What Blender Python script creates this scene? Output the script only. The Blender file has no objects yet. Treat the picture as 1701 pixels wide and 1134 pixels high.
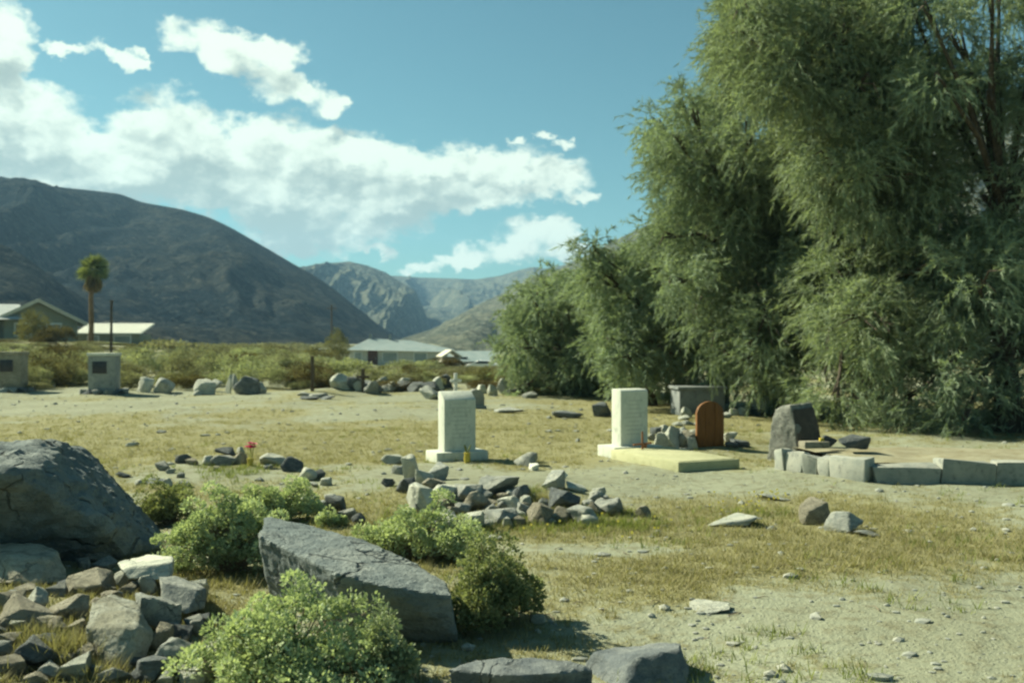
import bpy, bmesh, math, random
import numpy as np
from mathutils import Vector, Matrix
from mathutils.bvhtree import BVHTree

R = math.radians
random.seed(7)
rng = np.random.default_rng(11)
SC = bpy.context.scene
COL = SC.collection

# ------------------------------------------------------------------ camera
F = 1654.0          # focal length in pixels of the 1701 px wide photograph
CZ = 1.7            # eye height
cam_d = bpy.data.cameras.new('camera')
cam = bpy.data.objects.new('camera', cam_d)
COL.objects.link(cam)
cam.location = (0, 0, CZ)
cam.rotation_euler = (R(90), 0, 0)
cam_d.sensor_width = 36.0
cam_d.lens = 36.0 * F / 1701.0
cam_d.clip_start = 0.1
cam_d.clip_end = 20000
cam_d.dof.use_dof = True
cam_d.dof.focus_distance = 6.5
cam_d.dof.aperture_fstop = 2.6
SC.camera = cam
SC.render.resolution_x, SC.render.resolution_y = 1024, 682

# ------------------------------------------------------------------ sun, sky, exposure
SUN_EL = R(38)
SUN_AZ = math.atan2(-0.88, 0.43)            # from +Y towards +X
SUN = Vector((math.sin(SUN_AZ) * math.cos(SUN_EL), math.cos(SUN_AZ) * math.cos(SUN_EL), math.sin(SUN_EL)))
sd = bpy.data.lights.new('sun', 'SUN')
sd.energy = 5.0
sd.angle = R(0.5)
sd.color = (1.0, 0.96, 0.70)
so = bpy.data.objects.new('sun', sd)
so.rotation_euler = SUN.to_track_quat('Z', 'Y').to_euler()
so.location = (-30, 20, 40)
COL.objects.link(so)

SC.view_settings.view_transform = 'Standard'
SC.view_settings.look = 'None'
SC.view_settings.exposure = 1.20
SC.view_settings.gamma = 1.0
SC.render.engine = 'CYCLES'
SC.cycles.filter_width = 2.3
SC.cycles.max_bounces = 6
SC.cycles.diffuse_bounces = 3
SC.cycles.transmission_bounces = 4
SC.cycles.transparent_max_bounces = 4
SC.cycles.volume_bounces = 0
SC.cycles.use_denoising = True


class NT:
    """small helper for building node trees"""
    def __init__(self, tree):
        self.t = tree
        self.L = tree.links.new

    def node(self, kind, **props):
        n = self.t.nodes.new(kind)
        for k, v in props.items():
            setattr(n, k, v)
        return n

    def put(self, sock, v):
        if v is None:
            return
        if isinstance(v, bpy.types.NodeSocket):
            self.L(v, sock)
        else:
            sock.default_value = v

    def m(self, op, a, b=None, c=None, clamp=False):
        n = self.node('ShaderNodeMath', operation=op, use_clamp=clamp)
        for i, v in enumerate((a, b, c)):
            if v is not None:
                self.put(n.inputs[i], v)
        return n.outputs[0]

    def v(self, op, a, b=None):
        n = self.node('ShaderNodeVectorMath', operation=op)
        self.put(n.inputs[0], a)
        if b is not None:
            if op == 'SCALE':
                self.put(n.inputs['Scale'], b)
            else:
                self.put(n.inputs[1], b)
        return n.outputs['Value'] if op in ('DOT_PRODUCT', 'LENGTH') else n.outputs['Vector']

    def noise(self, vec, scale, detail=4, rough=0.55, color=False, w=None):
        n = self.node('ShaderNodeTexNoise')
        if w is not None:
            n.noise_dimensions = '4D'
            self.put(n.inputs['W'], w)
        if vec is not None:
            self.put(n.inputs['Vector'], vec)
        n.inputs['Scale'].default_value = scale
        n.inputs['Detail'].default_value = detail
        n.inputs['Roughness'].default_value = rough
        return n.outputs['Color' if color else 'Fac']

    def step(self, x, lo, hi):
        n = self.node('ShaderNodeMapRange', interpolation_type='SMOOTHSTEP')
        self.put(n.inputs['Value'], x)
        n.inputs['From Min'].default_value = lo
        n.inputs['From Max'].default_value = hi
        return n.outputs['Result']

    def mix(self, f, a, b, blend='MIX'):
        n = self.node('ShaderNodeMix', data_type='RGBA', blend_type=blend)
        self.put(n.inputs[0], f)
        for s, v in ((6, a), (7, b)):
            if not isinstance(v, bpy.types.NodeSocket) and len(v) == 3:
                v = (*v, 1)
            self.put(n.inputs[s], v)
        return n.outputs[2]


def build_world():
    w = bpy.data.worlds.new('World')
    SC.world = w
    w.use_nodes = True
    t = w.node_tree
    t.nodes.clear()
    n = NT(t)
    # cloud cover: a sum of soft lobes laid out by azimuth and elevation
    lobes = [
        (60, 205, 95, 62), (20, 260, 120, 55), (150, 262, 80, 40), (275, 190, 80, 46), (235, 245, 130, 50), (345, 235, 110, 50),
        (480, 232, 85, 50), (420, 285, 190, 55), (560, 262, 110, 46), (640, 290, 120, 55), (760, 285, 110, 48), (850, 290, 110, 48),
        (930, 295, 58, 34), (300, 305, 220, 40), (530, 335, 190, 40), (420, 330, 150, 45), (700, 325, 130, 34), (470, 385, 75, 38),
        (540, 395, 110, 34), (640, 370, 90, 28), (800, 330, 80, 26), (120, 300, 120, 30),
        (345, 68, 80, 34), (410, 92, 75, 36), (470, 90, 45, 26), (465, 145, 60, 30), (535, 165, 44, 28), (555, 180, 24, 20),
        (100, 80, 26, 12), (128, 84, 20, 9), (175, 82, 26, 12), (205, 94, 30, 15), (224, 112, 20, 13),
        (890, 395, 76, 36), (820, 420, 72, 26), (930, 380, 42, 30), (760, 432, 50, 13), (700, 444, 40, 12), (950, 415, 40, 16),
        (972, 328, 30, 13), (862, 236, 16, 7), (905, 230, 22, 8), (938, 240, 20, 8), (630, 418, 34, 10),
        (8, 60, 46, 60), (0, 110, 40, 36), (-60, 150, 90, 120), (-140, 240, 140, 90), (-180, 90, 60, 40),
    ]
    g = bpy.data.node_groups.new('cloud_cover', 'ShaderNodeTree')
    g.interface.new_socket('p', in_out='INPUT', socket_type='NodeSocketVector')
    g.interface.new_socket('s', in_out='OUTPUT', socket_type='NodeSocketFloat')
    gn = NT(g)
    gi, go = gn.node('NodeGroupInput'), gn.node('NodeGroupOutput')
    acc = None
    for (u, v, ru, rv) in lobes:
        az = math.atan((u - 850.5) / F)
        k = math.cos(az)
        el = math.atan((567 - v) / F * k)
        d = gn.v('MULTIPLY', gn.v('SUBTRACT', gi.outputs[0], (az, el, 0)), (F / ru / 1.08, F / rv / 1.08, 0))
        q = gn.m('SUBTRACT', 1.0, gn.v('DOT_PRODUCT', d, d))
        q = gn.m('MAXIMUM', q, 0.0)
        acc = q if acc is None else gn.m('ADD', acc, q)
    gn.L(acc, go.inputs[0])

    tc = n.node('ShaderNodeTexCoord')
    d = n.v('NORMALIZE', tc.outputs['Generated'])
    sep = n.node('ShaderNodeSeparateXYZ')
    n.L(d, sep.inputs[0])
    az = n.m('ARCTAN2', sep.outputs[0], sep.outputs[1])
    el = n.m('ARCSINE', sep.outputs[2])
    comb = n.node('ShaderNodeCombineXYZ')
    n.L(az, comb.inputs[0])
    n.L(el, comb.inputs[1])
    p0 = comb.outputs[0]
    warp = n.v('SUBTRACT', n.noise(n.v('MULTIPLY', p0, (1, 1.5, 1)), 22.0, 5, 0.6, color=True), (0.5, 0.5, 0.5))
    warp2 = n.v('SUBTRACT', n.noise(n.v('MULTIPLY', p0, (1, 1.4, 1)), 75.0, 5, 0.65, color=True), (0.5, 0.5, 0.5))
    p = n.v('ADD', n.v('ADD', p0, n.v('SCALE', warp, 0.035)), n.v('SCALE', warp2, 0.024))

    def cover(pp):
        gr = n.node('ShaderNodeGroup', node_tree=g)
        n.L(pp, gr.inputs[0])
        return gr.outputs[0]

    def puff(pp):
        return n.noise(n.v('MULTIPLY', pp, (1, 1.35, 1)), 19.0, 7, 0.55)
    # the rest of the sky carries scattered clouds of the same kind
    outside = n.m('MAXIMUM', n.step(n.m('ABSOLUTE', az), 0.62, 0.8), n.step(el, 0.42, 0.6))
    broad = n.m('MULTIPLY', n.m('MULTIPLY', n.step(n.noise(d, 3.2, 3), 0.60, 0.78), 1.4), outside)
    s1 = n.m('ADD', cover(p), broad)
    off = (-0.010, 0.026, 0)
    p2 = n.v('ADD', p, off)
    s2 = n.m('ADD', cover(p2), broad)
    n1, n2 = puff(p0), puff(n.v('ADD', p0, (-0.0045, 0.0065, 0)))
    fine = n.noise(n.v('MULTIPLY', p0, (1, 1.4, 1)), 55.0, 6, 0.6)
    dens = n.m('ADD', n.m('ADD', s1, n.m('MULTIPLY', n.m('SUBTRACT', n1, 0.5), 2.3)), n.m('MULTIPLY', n.m('SUBTRACT', fine, 0.5), 1.7))
    alpha = n.m('MULTIPLY', n.step(dens, 0.0, 1.0), n.step(s1, 0.0, 0.35))
    b1 = n.noise(n.v('MULTIPLY', p, (1, 1.3, 1)), 11.0, 3, 0.5)
    b2 = n.noise(n.v('MULTIPLY', n.v('ADD', p, (-0.010, 0.014, 0)), (1, 1.3, 1)), 11.0, 3, 0.5)
    big = n.m('MULTIPLY', n.m('SUBTRACT', b2, b1), 8.0)
    relief = n.m('ADD', n.m('MULTIPLY', n.m('SUBTRACT', n2, n1), 4.0), n.m('ADD', n.m('MULTIPLY', n.m('SUBTRACT', fine, 0.5), -0.35), big))
    shade = n.m('MULTIPLY', n.step(n.m('ADD', s2, relief), 0.1, 2.7), 0.97)
    cloud = n.mix(shade, (8.4, 9.4, 7.7), (3.3, 4.1, 3.6))
    sky = n.node('ShaderNodeTexSky', sky_type='NISHITA', sun_disc=False)
    sky.sun_elevation = SUN_EL
    sky.sun_rotation = SUN_AZ
    sky.altitude = 800
    sky.air_density = 1.0
    sky.dust_density = 1.4
    sky.ozone_density = 1.0
    tint = n.mix(1.0, sky.outputs[0], (0.44, 0.78, 0.65), "MULTIPLY")
    col = n.mix(alpha, tint, cloud)
    bg = n.node('ShaderNodeBackground')
    n.L(col, bg.inputs[0])
    bg.inputs[1].default_value = 0.053
    out = n.node('ShaderNodeOutputWorld')
    n.L(bg.outputs[0], out.inputs[0])


build_world()

# ------------------------------------------------------------------ numeric noise


def _hash(ix, iy, iz, seed):
    h = (ix.astype(np.int64) * 374761393 + iy.astype(np.int64) * 668265263 + iz.astype(np.int64) * 2147483647 + seed * 1274126177) & 0xFFFFFFFF
    h = ((h ^ (h >> 13)) * 1274126177) & 0xFFFFFFFF
    h = ((h ^ (h >> 16)) * 2246822519) & 0xFFFFFFFF
    return ((h ^ (h >> 15)) & 0xFFFFFF) / float(0xFFFFFF)


def vnoise(p, seed=0):
    p = np.asarray(p, float)
    i = np.floor(p).astype(np.int64)
    f = p - i
    f = f * f * f * (f * (f * 6 - 15) + 10)
    out = 0.0
    for dx in (0, 1):
        wx = f[:, 0] if dx else 1 - f[:, 0]
        for dy in (0, 1):
            wy = f[:, 1] if dy else 1 - f[:, 1]
            for dz in (0, 1):
                wz = f[:, 2] if dz else 1 - f[:, 2]
                out = out + wx * wy * wz * _hash(i[:, 0] + dx, i[:, 1] + dy, i[:, 2] + dz, seed)
    return out


def fbm(p, oct=4, seed=0, gain=0.5, ridged=False):
    p = np.asarray(p, float)
    a, s, tot = 1.0, 0.0, 0.0
    for k in range(oct):
        v = vnoise(p, seed + k * 17)
        if ridged:
            v = 1 - np.abs(2 * v - 1)
        s = s + a * v
        tot += a
        a *= gain
        p = p * 2.03 + 5.7
    return s / tot


def sstep(x, a, b):
    t = np.clip((x - a) / (b - a), 0, 1)
    return t * t * (3 - 2 * t)


def xy3(x, y, s=1.0):
    x = np.atleast_1d(np.asarray(x, float))
    y = np.atleast_1d(np.asarray(y, float))
    return np.stack([x * s, y * s, np.zeros_like(x)], 1)


MOUNDS = [  # x, y, radius x, radius y, height
    (-2.9, 5.6, 1.3, 1.6, 0.16), (-4.8, 7.0, 1.2, 1.6, 0.15),
    (-0.1, 11.4, 1.3, 1.0, 0.12), (-5.6, 31.2, 1.3, 0.8, 0.22), (3.0, 16.4, 1.3, 0.7, 0.16),
    (-3.6, 12.6, 1.5, 1.6, 0.06), (1.0, 5.5, 0.9, 0.5, -0.03),
]


def gh(x, y):
    x = np.atleast_1d(np.asarray(x, float))
    y = np.atleast_1d(np.asarray(y, float))
    z = -2.2 * sstep(y, 48, 140) + 2.6 * sstep(-x, 14, 42) * sstep(y, 42, 92)
    near = 1 - sstep(y, 40, 120)
    z = z + (fbm(xy3(x, y, 0.45), 3, 3) - 0.5) * 0.16 * near * sstep(np.hypot(x, y), 3, 9)
    z = z + (fbm(xy3(x, y, 3.1), 3, 9) - 0.5) * 0.035 * near
    for (mx, my, rx, ry, h) in MOUNDS:
        z = z + h * np.exp(-((x - mx) / rx) ** 2 - ((y - my) / ry) ** 2)
    return z


def g1(x, y):
    return float(gh(x, y)[0])


def P(u, v, Y):
    return Vector(((u - 850.5) / F * Y, Y, CZ - (v - 567.0) / F * Y))


def ground_at(u, v):
    """where the ray through a point of the photograph meets the ground"""
    lo, hi = 2.5, 160.0
    if v < 585:
        return P(u, v, 90.0)
    ys = np.geomspace(lo, hi, 500)
    xs = (u - 850.5) / F * ys
    zs = CZ - (v - 567.0) / F * ys
    b = np.nonzero(zs <= gh(xs, ys))[0]
    y = ys[b[0]] if len(b) else hi
    x = (u - 850.5) / F * y
    return Vector((x, y, g1(x, y)))


# ------------------------------------------------------------------ object helpers
def tag(o, label=None, cat=None, group=None, kind=None):
    for k, v in (('label', label), ('category', cat), ('group', group), ('kind', kind)):
        if v:
            o[k] = v
    return o


def empty(name, loc, rz=0.0, label=None, cat=None, group=None):
    o = bpy.data.objects.new(name, None)
    COL.objects.link(o)
    o.location = loc
    o.rotation_euler = (0, 0, rz)
    o.empty_display_size = 0.2
    return tag(o, label, cat, group)


def link(name, mesh, mat=None, parent=None, loc=None, rot=None):
    o = bpy.data.objects.new(name, mesh)
    COL.objects.link(o)
    if mat is not None:
        if len(mesh.materials) == 0:
            mesh.materials.append(mat)
        else:
            o.material_slots[0].link = 'OBJECT'
            o.material_slots[0].material = mat
    if parent is not None:
        o.parent = parent
    if loc is not None:
        o.location = loc
    if rot is not None:
        o.rotation_euler = rot
    return o


def np_mesh(name, verts, faces, tint=None, smooth=False):
    """mesh from numpy arrays; faces all of one size"""
    me = bpy.data.meshes.new(name)
    verts = np.ascontiguousarray(verts, np.float32)
    faces = np.ascontiguousarray(faces, np.int32)
    nf, k = faces.shape
    me.vertices.add(len(verts))
    me.vertices.foreach_set('co', verts.ravel())
    me.loops.add(nf * k)
    me.loops.foreach_set('vertex_index', faces.ravel())
    me.polygons.add(nf)
    me.polygons.foreach_set('loop_start', np.arange(0, nf * k, k, dtype=np.int32))
    me.polygons.foreach_set('loop_total', np.full(nf, k, np.int32))
    me.polygons.foreach_set('use_smooth', np.full(nf, smooth, bool))
    me.update(calc_edges=True)
    if tint is not None:
        a = me.attributes.new('tint', 'FLOAT', 'POINT')
        a.data.foreach_set('value', np.ascontiguousarray(tint, np.float32))
    return me


class MB:
    """collects simple solids into one mesh"""
    def __init__(self):
        self.bm = bmesh.new()

    def box(self, c, s, rz=0.0, bevel=0.0):
        m = Matrix.Translation(c) @ Matrix.Rotation(rz, 4, 'Z') @ Matrix.Diagonal((*s, 1))
        r = bmesh.ops.create_cube(self.bm, size=1.0, matrix=m)
        if bevel:
            es = list({e for v in r['verts'] for e in v.link_edges})
            bmesh.ops.bevel(self.bm, geom=es, offset=bevel, segments=2, affect='EDGES', profile=0.6)
        return self

    def prism(self, poly, depth, axis='Y', bevel=0.0):
        """closed polygon extruded by depth about zero"""
        lo, hi = [], []
        for (a, b) in poly:
            if axis == 'Y':
                lo.append(self.bm.verts.new((a, -depth / 2, b)))
                hi.append(self.bm.verts.new((a, depth / 2, b)))
            else:
                lo.append(self.bm.verts.new((-depth / 2, a, b)))
                hi.append(self.bm.verts.new((depth / 2, a, b)))
        n = len(poly)
        fs = [self.bm.faces.new(lo), self.bm.faces.new(hi[::-1])]
        for i in range(n):
            fs.append(self.bm.faces.new((lo[i], hi[i], hi[(i + 1) % n], lo[(i + 1) % n])))
        if bevel:
            es = list({e for f in fs[:2] for e in f.edges})
            bmesh.ops.bevel(self.bm, geom=es, offset=bevel, segments=2, affect='EDGES', profile=0.6)
        return self

    def tube(self, pts, radii, seg=8):
        rings = []
        pts = [Vector(p) for p in pts]
        for i, p in enumerate(pts):
            d = (pts[min(i + 1, len(pts) - 1)] - pts[max(i - 1, 0)]).normalized()
            a = d.orthogonal().normalized() if i == 0 else (a - d * a.dot(d)).normalized()
            b = d.cross(a)
            rings.append([self.bm.verts.new(p + (a * math.cos(t) + b * math.sin(t)) * radii[i]) for t in np.linspace(0, 2 * math.pi, seg, endpoint=False)])
        for r0, r1 in zip(rings, rings[1:]):
            for k in range(seg):
                self.bm.faces.new((r0[k], r0[(k + 1) % seg], r1[(k + 1) % seg], r1[k]))
        self.bm.faces.new(rings[0][::-1])
        self.bm.faces.new(rings[-1])
        return self

    def quad(self, *pts):
        self.bm.faces.new([self.bm.verts.new(p) for p in pts])
        return self

    def mesh(self, name, smooth=None):
        bmesh.ops.recalc_face_normals(self.bm, faces=self.bm.faces)
        me = bpy.data.meshes.new(name)
        self.bm.to_mesh(me)
        self.bm.free()
        if smooth is not None:
            me.polygons.foreach_set('use_smooth', [True] * len(me.polygons))
            me.set_sharp_from_angle(angle=R(smooth))
        return me

    def build(self, name, mat, parent=None, loc=None, rot=None, smooth=35):
        return link(name, self.mesh(name, smooth), mat, parent, loc, rot)


# ------------------------------------------------------------------ materials
def new_mat(name):
    m = bpy.data.materials.new(name)
    m.use_nodes = True
    t = m.node_tree
    t.nodes.clear()
    n = NT(t)
    out = n.node('ShaderNodeOutputMaterial')
    return m, n, out


def solid(name, cols, scale=6.0, rough=0.85, bump=0.0, bscale=40.0, stretch=(1, 1, 1), speck=None, rand=0.0, lo=0.35, hi=0.65, spec=0.25, dist=0.01):
    """two or three colours broken up by noise, with relief"""
    m, n, out = new_mat(name)
    tc = n.node('ShaderNodeTexCoord').outputs['Object']
    inf = n.node('ShaderNodeObjectInfo')
    w = n.m('MULTIPLY', inf.outputs['Random'], 37.0)
    vec = n.v('MULTIPLY', tc, stretch)
    a = n.noise(vec, scale, 6, 0.62, w=w)
    col = n.mix(n.step(a, lo, hi), cols[0], cols[1])
    if len(cols) > 2:
        b = n.noise(vec, scale * 3.1, 5, 0.6, w=n.m('ADD', w, 9.0))
        col = n.mix(n.step(b, 0.5, 0.72), col, cols[2])
    if speck:
        c = n.noise(vec, speck[1], 2, 0.5, w=w)
        col = n.mix(n.step(c, 0.56, 0.66), col, speck[0])
    if rand:
        f = n.m('ADD', n.m('MULTIPLY', inf.outputs['Random'], 2 * rand), 1 - rand)
        hs = n.node('ShaderNodeHueSaturation')
        n.L(col, hs.inputs['Color'])
        n.L(f, hs.inputs['Value'])
        col = hs.outputs[0]
    bs = n.node('ShaderNodeBsdfPrincipled')
    n.L(col, bs.inputs['Base Color'])
    bs.inputs['Roughness'].default_value = rough
    bs.inputs['Specular IOR Level'].default_value = spec
    if bump:
        bp = n.node('ShaderNodeBump')
        bp.inputs['Strength'].default_value = bump
        bp.inputs['Distance'].default_value = dist
        n.L(n.noise(vec, bscale, 8, 0.65, w=w), bp.inputs['Height'])
        n.L(bp.outputs[0], bs.inputs['Normal'])
    n.L(bs.outputs[0], out.inputs[0])
    return m


def leafy(name, dark, light, trans=0.35, rough=0.7, rand=0.0):
    """leaves: colour runs from dark to light with the mesh's tint attribute"""
    m, n, out = new_mat(name)
    at = n.node('ShaderNodeAttribute', attribute_name='tint')
    col = n.mix(at.outputs['Fac'], dark, light)
    if rand:
        inf = n.node('ShaderNodeObjectInfo')
        hs = n.node('ShaderNodeHueSaturation')
        n.L(col, hs.inputs['Color'])
        n.L(n.m('ADD', n.m('MULTIPLY', inf.outputs['Random'], 2 * rand), 1 - rand), hs.inputs['Value'])
        n.L(n.m('ADD', n.m('MULTIPLY', inf.outputs['Random'], 0.05), 0.475), hs.inputs['Hue'])
        col = hs.outputs[0]
    d = n.node('ShaderNodeBsdfDiffuse')
    n.L(col, d.inputs[0])
    tr = n.node('ShaderNodeBsdfTranslucent')
    n.L(n.mix(1.0, col, (1.0, 1.05, 0.55), 'MULTIPLY'), tr.inputs[0])
    ms = n.node('ShaderNodeMixShader')
    ms.inputs[0].default_value = trans
    n.L(d.outputs[0], ms.inputs[1])
    n.L(tr.outputs[0], ms.inputs[2])
    n.L(ms.outputs[0], out.inputs[0])
    return m


def stone(name, cols, scale=4.0, rand=.2, crack=2.2, bump=.9, dist=.03):
    """weathered desert rock: mineral grain, lighter lichen, dark cracks"""
    m, n, out = new_mat(name)
    tc = n.node('ShaderNodeTexCoord').outputs['Object']
    inf = n.node('ShaderNodeObjectInfo')
    w = n.m('MULTIPLY', inf.outputs['Random'], 37.0)
    shift = n.node('ShaderNodeCombineXYZ')
    n.L(w, shift.inputs[0])
    vec = n.v('ADD', tc, shift.outputs[0])
    wob = n.v('ADD', vec, n.v('SCALE', n.noise(vec, scale * .8, 4, .6, color=True), .45))
    a = n.noise(wob, scale, 7, .66)
    col = n.mix(n.step(a, .36, .64), cols[0], cols[1])
    b = n.noise(n.v('MULTIPLY', vec, (1, 1, 3.2)), scale * 2.4, 6, .68)
    col = n.mix(n.m('MULTIPLY', n.step(b, .5, .66), .7), col, cols[2])
    g = n.noise(vec, scale * 22, 3, .7)
    col = n.mix(n.m('MULTIPLY', n.step(g, .54, .70), .55), col, cols[1])
    col = n.mix(n.m('MULTIPLY', n.step(g, .46, .32), .6), col, cols[2])
    vo = n.node('ShaderNodeTexVoronoi', feature='DISTANCE_TO_EDGE')
    vo.inputs['Scale'].default_value = crack
    n.L(wob, vo.inputs['Vector'])
    ck = n.m('MULTIPLY', n.step(vo.outputs['Distance'], .022, .0), n.step(a, .44, .56))
    col = n.mix(n.m('MULTIPLY', ck, .6), col, tuple(c * .4 for c in cols[2]))
    hs = n.node('ShaderNodeHueSaturation')
    n.L(col, hs.inputs['Color'])
    n.L(n.m('ADD', n.m('MULTIPLY', inf.outputs['Random'], 2 * rand), 1 - rand), hs.inputs['Value'])
    bs = n.node('ShaderNodeBsdfPrincipled')
    n.L(hs.outputs[0], bs.inputs['Base Color'])
    bs.inputs['Roughness'].default_value = .93
    bs.inputs['Specular IOR Level'].default_value = .2
    bp = n.node('ShaderNodeBump')
    bp.inputs['Strength'].default_value = bump
    bp.inputs['Distance'].default_value = dist
    h = n.m('ADD', n.m('ADD', n.m('MULTIPLY', a, 1.2), n.m('MULTIPLY', b, .8)), n.m('ADD', n.m('MULTIPLY', g, .35), n.m('MULTIPLY', ck, -.6)))
    n.L(h, bp.inputs['Height'])
    n.L(bp.outputs[0], bs.inputs['Normal'])
    n.L(bs.outputs[0], out.inputs[0])
    return m


M = {}
M['rock_grey'] = stone('rock_grey', [(.23, .25, .235), (.39, .40, .35), (.14, .155, .155)], 3.4, .25, 1.7, .9, .02)
M['rock_pale'] = stone('rock_pale', [(.36, .38, .33), (.52, .53, .45), (.22, .235, .21)], 3.4, .18, 1.7, .9, .02)
M['rock_tan'] = stone('rock_tan', [(.22, .205, .155), (.34, .32, .25), (.14, .135, .11)], 3.4, .18, 1.7, .9, .02)
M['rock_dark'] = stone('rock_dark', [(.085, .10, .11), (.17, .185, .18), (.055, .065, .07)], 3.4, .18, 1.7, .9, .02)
M['boulder_grey'] = stone('boulder_grey', [(.135, .165, .17), (.22, .245, .235), (.085, .105, .11)], 2.2, 0, 1.3, 1.0, .05)
M['boulder_block'] = stone('boulder_block', [(.21, .205, .155), (.33, .34, .29), (.14, .14, .11)], 4.0, 0, 2.2, 1.0, .025)
M['marble'] = solid('marble', [(.46, .49, .43), (.54, .56, .49), (.34, .365, .32)], 4, .65, .25, 60, stretch=(1.6, 1.6, .7))
M['tomb_concrete_shaded'] = solid('tomb_concrete_shaded', [(.13, .15, .155), (.19, .205, .205), (.09, .10, .105)], 3, .9, .5, 30)  # darker copy of the concrete: tree shade is put into its colour
M['slab_cream'] = solid('slab_cream', [(.34, .345, .205), (.41, .41, .255), (.28, .285, .17)], 2.5, .85, .3, 40)
M['concrete'] = solid('concrete', [(.24, .26, .25), (.33, .34, .31), (.17, .18, .18)], 3, .9, .5, 30)
M['white_block'] = solid('white_block', [(.50, .52, .46), (.60, .61, .54)], 3, .8, .3, 30)
M['redwood'] = solid('redwood', [(.125, .052, .014), (.20, .085, .023), (.06, .024, .008)], 7, .6, .5, 30, stretch=(6, 6, .5), lo=.3, hi=.7)
M['rust'] = solid('rust', [(.16, .07, .03), (.24, .11, .05)], 14, .8, .3, 60)
M['post_wood'] = solid('post_wood', [(.07, .055, .04), (.12, .095, .07)], 9, .9, .4, 40, stretch=(4, 4, .5))
M['white_paint'] = solid('white_paint', [(.72, .73, .70), (.80, .80, .77)], 5, .6)
M['plaque'] = solid('plaque', [(.015, .017, .025), (.03, .032, .04)], 8, .35, spec=.4)
M['granite_front'] = solid('granite_front', [(.055, .047, .038), (.085, .072, .058), (.036, .032, .027)], 6, .7, .4, 40)
M['monument'] = stone('monument', [(.15, .16, .145), (.26, .265, .235), (.095, .10, .095)], 6, 0, 3, 1.0, .02)
M['kerb_stone'] = solid('kerb_stone', [(.24, .26, .235), (.33, .335, .29), (.165, .175, .165)], 5, .9, .5, 24, rand=.12)
M['soil'] = solid('soil', [(.20, .185, .12), (.27, .26, .18), (.17, .14, .07)], 3, .95, .7, 20)
M['bark'] = solid('bark', [(.055, .045, .035), (.11, .09, .07), (.03, .026, .02)], 5, .95, .8, 14, stretch=(2, 2, .5), dist=.03)
M['twig'] = solid('twig', [(.16, .13, .09), (.25, .21, .15)], 8, .9)
M['pink'] = solid('pink', [(.60, .06, .18), (.70, .12, .27)], 20, .6)
M['yellow_vase'] = solid('yellow_vase', [(.42, .33, .04), (.50, .40, .07)], 9, .4, spec=.5)
M['stem_yellow'] = solid('stem_yellow', [(.36, .33, .06), (.22, .26, .05)], 12, .7)
M['stem_green'] = solid('stem_green', [(.09, .12, .03), (.14, .16, .05)], 12, .8)
M['stucco_cream'] = solid('stucco_cream', [(.50, .48, .40), (.56, .54, .46)], 2, .9)
M['stucco_green'] = solid('stucco_green', [(.24, .255, .20), (.28, .29, .23)], 2, .9)
M['roof_grey'] = solid('roof_grey', [(.34, .38, .38), (.43, .46, .45), (.28, .31, .31)], 1.2, .85, .3, 10)
M['roof_blue'] = solid('roof_blue', [(.19, .25, .255), (.24, .29, .29)], .8, .8)
M['roof_white'] = solid('roof_white', [(.72, .72, .62), (.80, .80, .70)], 1, .6)
M['door_red'] = solid('door_red', [(.10, .05, .035), (.13, .065, .045)], 3, .8)
M['glass_dark'] = solid('glass_dark', [(.03, .04, .045), (.05, .06, .065)], 2, .15, spec=.5)
M['glass_pale'] = solid('glass_pale', [(.22, .26, .24), (.30, .33, .31)], 1, .35, spec=.5)
M['car_paint'] = solid('car_paint', [(.74, .75, .74), (.78, .79, .78)], 1, .25, spec=.5)
M['tyre'] = solid('tyre', [(.02, .02, .02), (.03, .03, .03)], 5, .9)
M['chrome'] = solid('chrome', [(.35, .36, .36), (.45, .45, .45)], 5, .3, spec=.6)
M['shrub'] = leafy('shrub_leaf', (.20, .255, .15), (.62, .69, .45), .34)
M['shrub_grey'] = leafy('shrub_leaf_grey', (.16, .20, .12), (.42, .47, .31), .25)
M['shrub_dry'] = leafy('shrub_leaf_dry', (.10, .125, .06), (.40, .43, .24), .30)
M['tamarisk'] = leafy('tamarisk_leaf', (.075, .105, .070), (.375, .455, .335), .38)
M['tamarisk_warm'] = leafy('tamarisk_leaf_warm', (.075, .10, .062), (.38, .45, .315), .38)
M['scrub'] = leafy('scrub_leaf', (.12, .125, .08), (.45, .46, .30), .3, rand=.35)
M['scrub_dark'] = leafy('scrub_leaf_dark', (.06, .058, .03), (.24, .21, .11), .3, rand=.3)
M['grass'] = leafy('dry_grass_blade', (.175, .16, .08), (.36, .335, .19), .35)
M['grass_green'] = leafy('green_grass_blade', (.10, .14, .04), (.30, .33, .12), .35)
M['palm'] = leafy('palm_frond', (.09, .12, .05), (.36, .40, .19), .3)
M['palm_dead'] = leafy('palm_dead_frond', (.16, .12, .06), (.36, .28, .15), .25)


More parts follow.
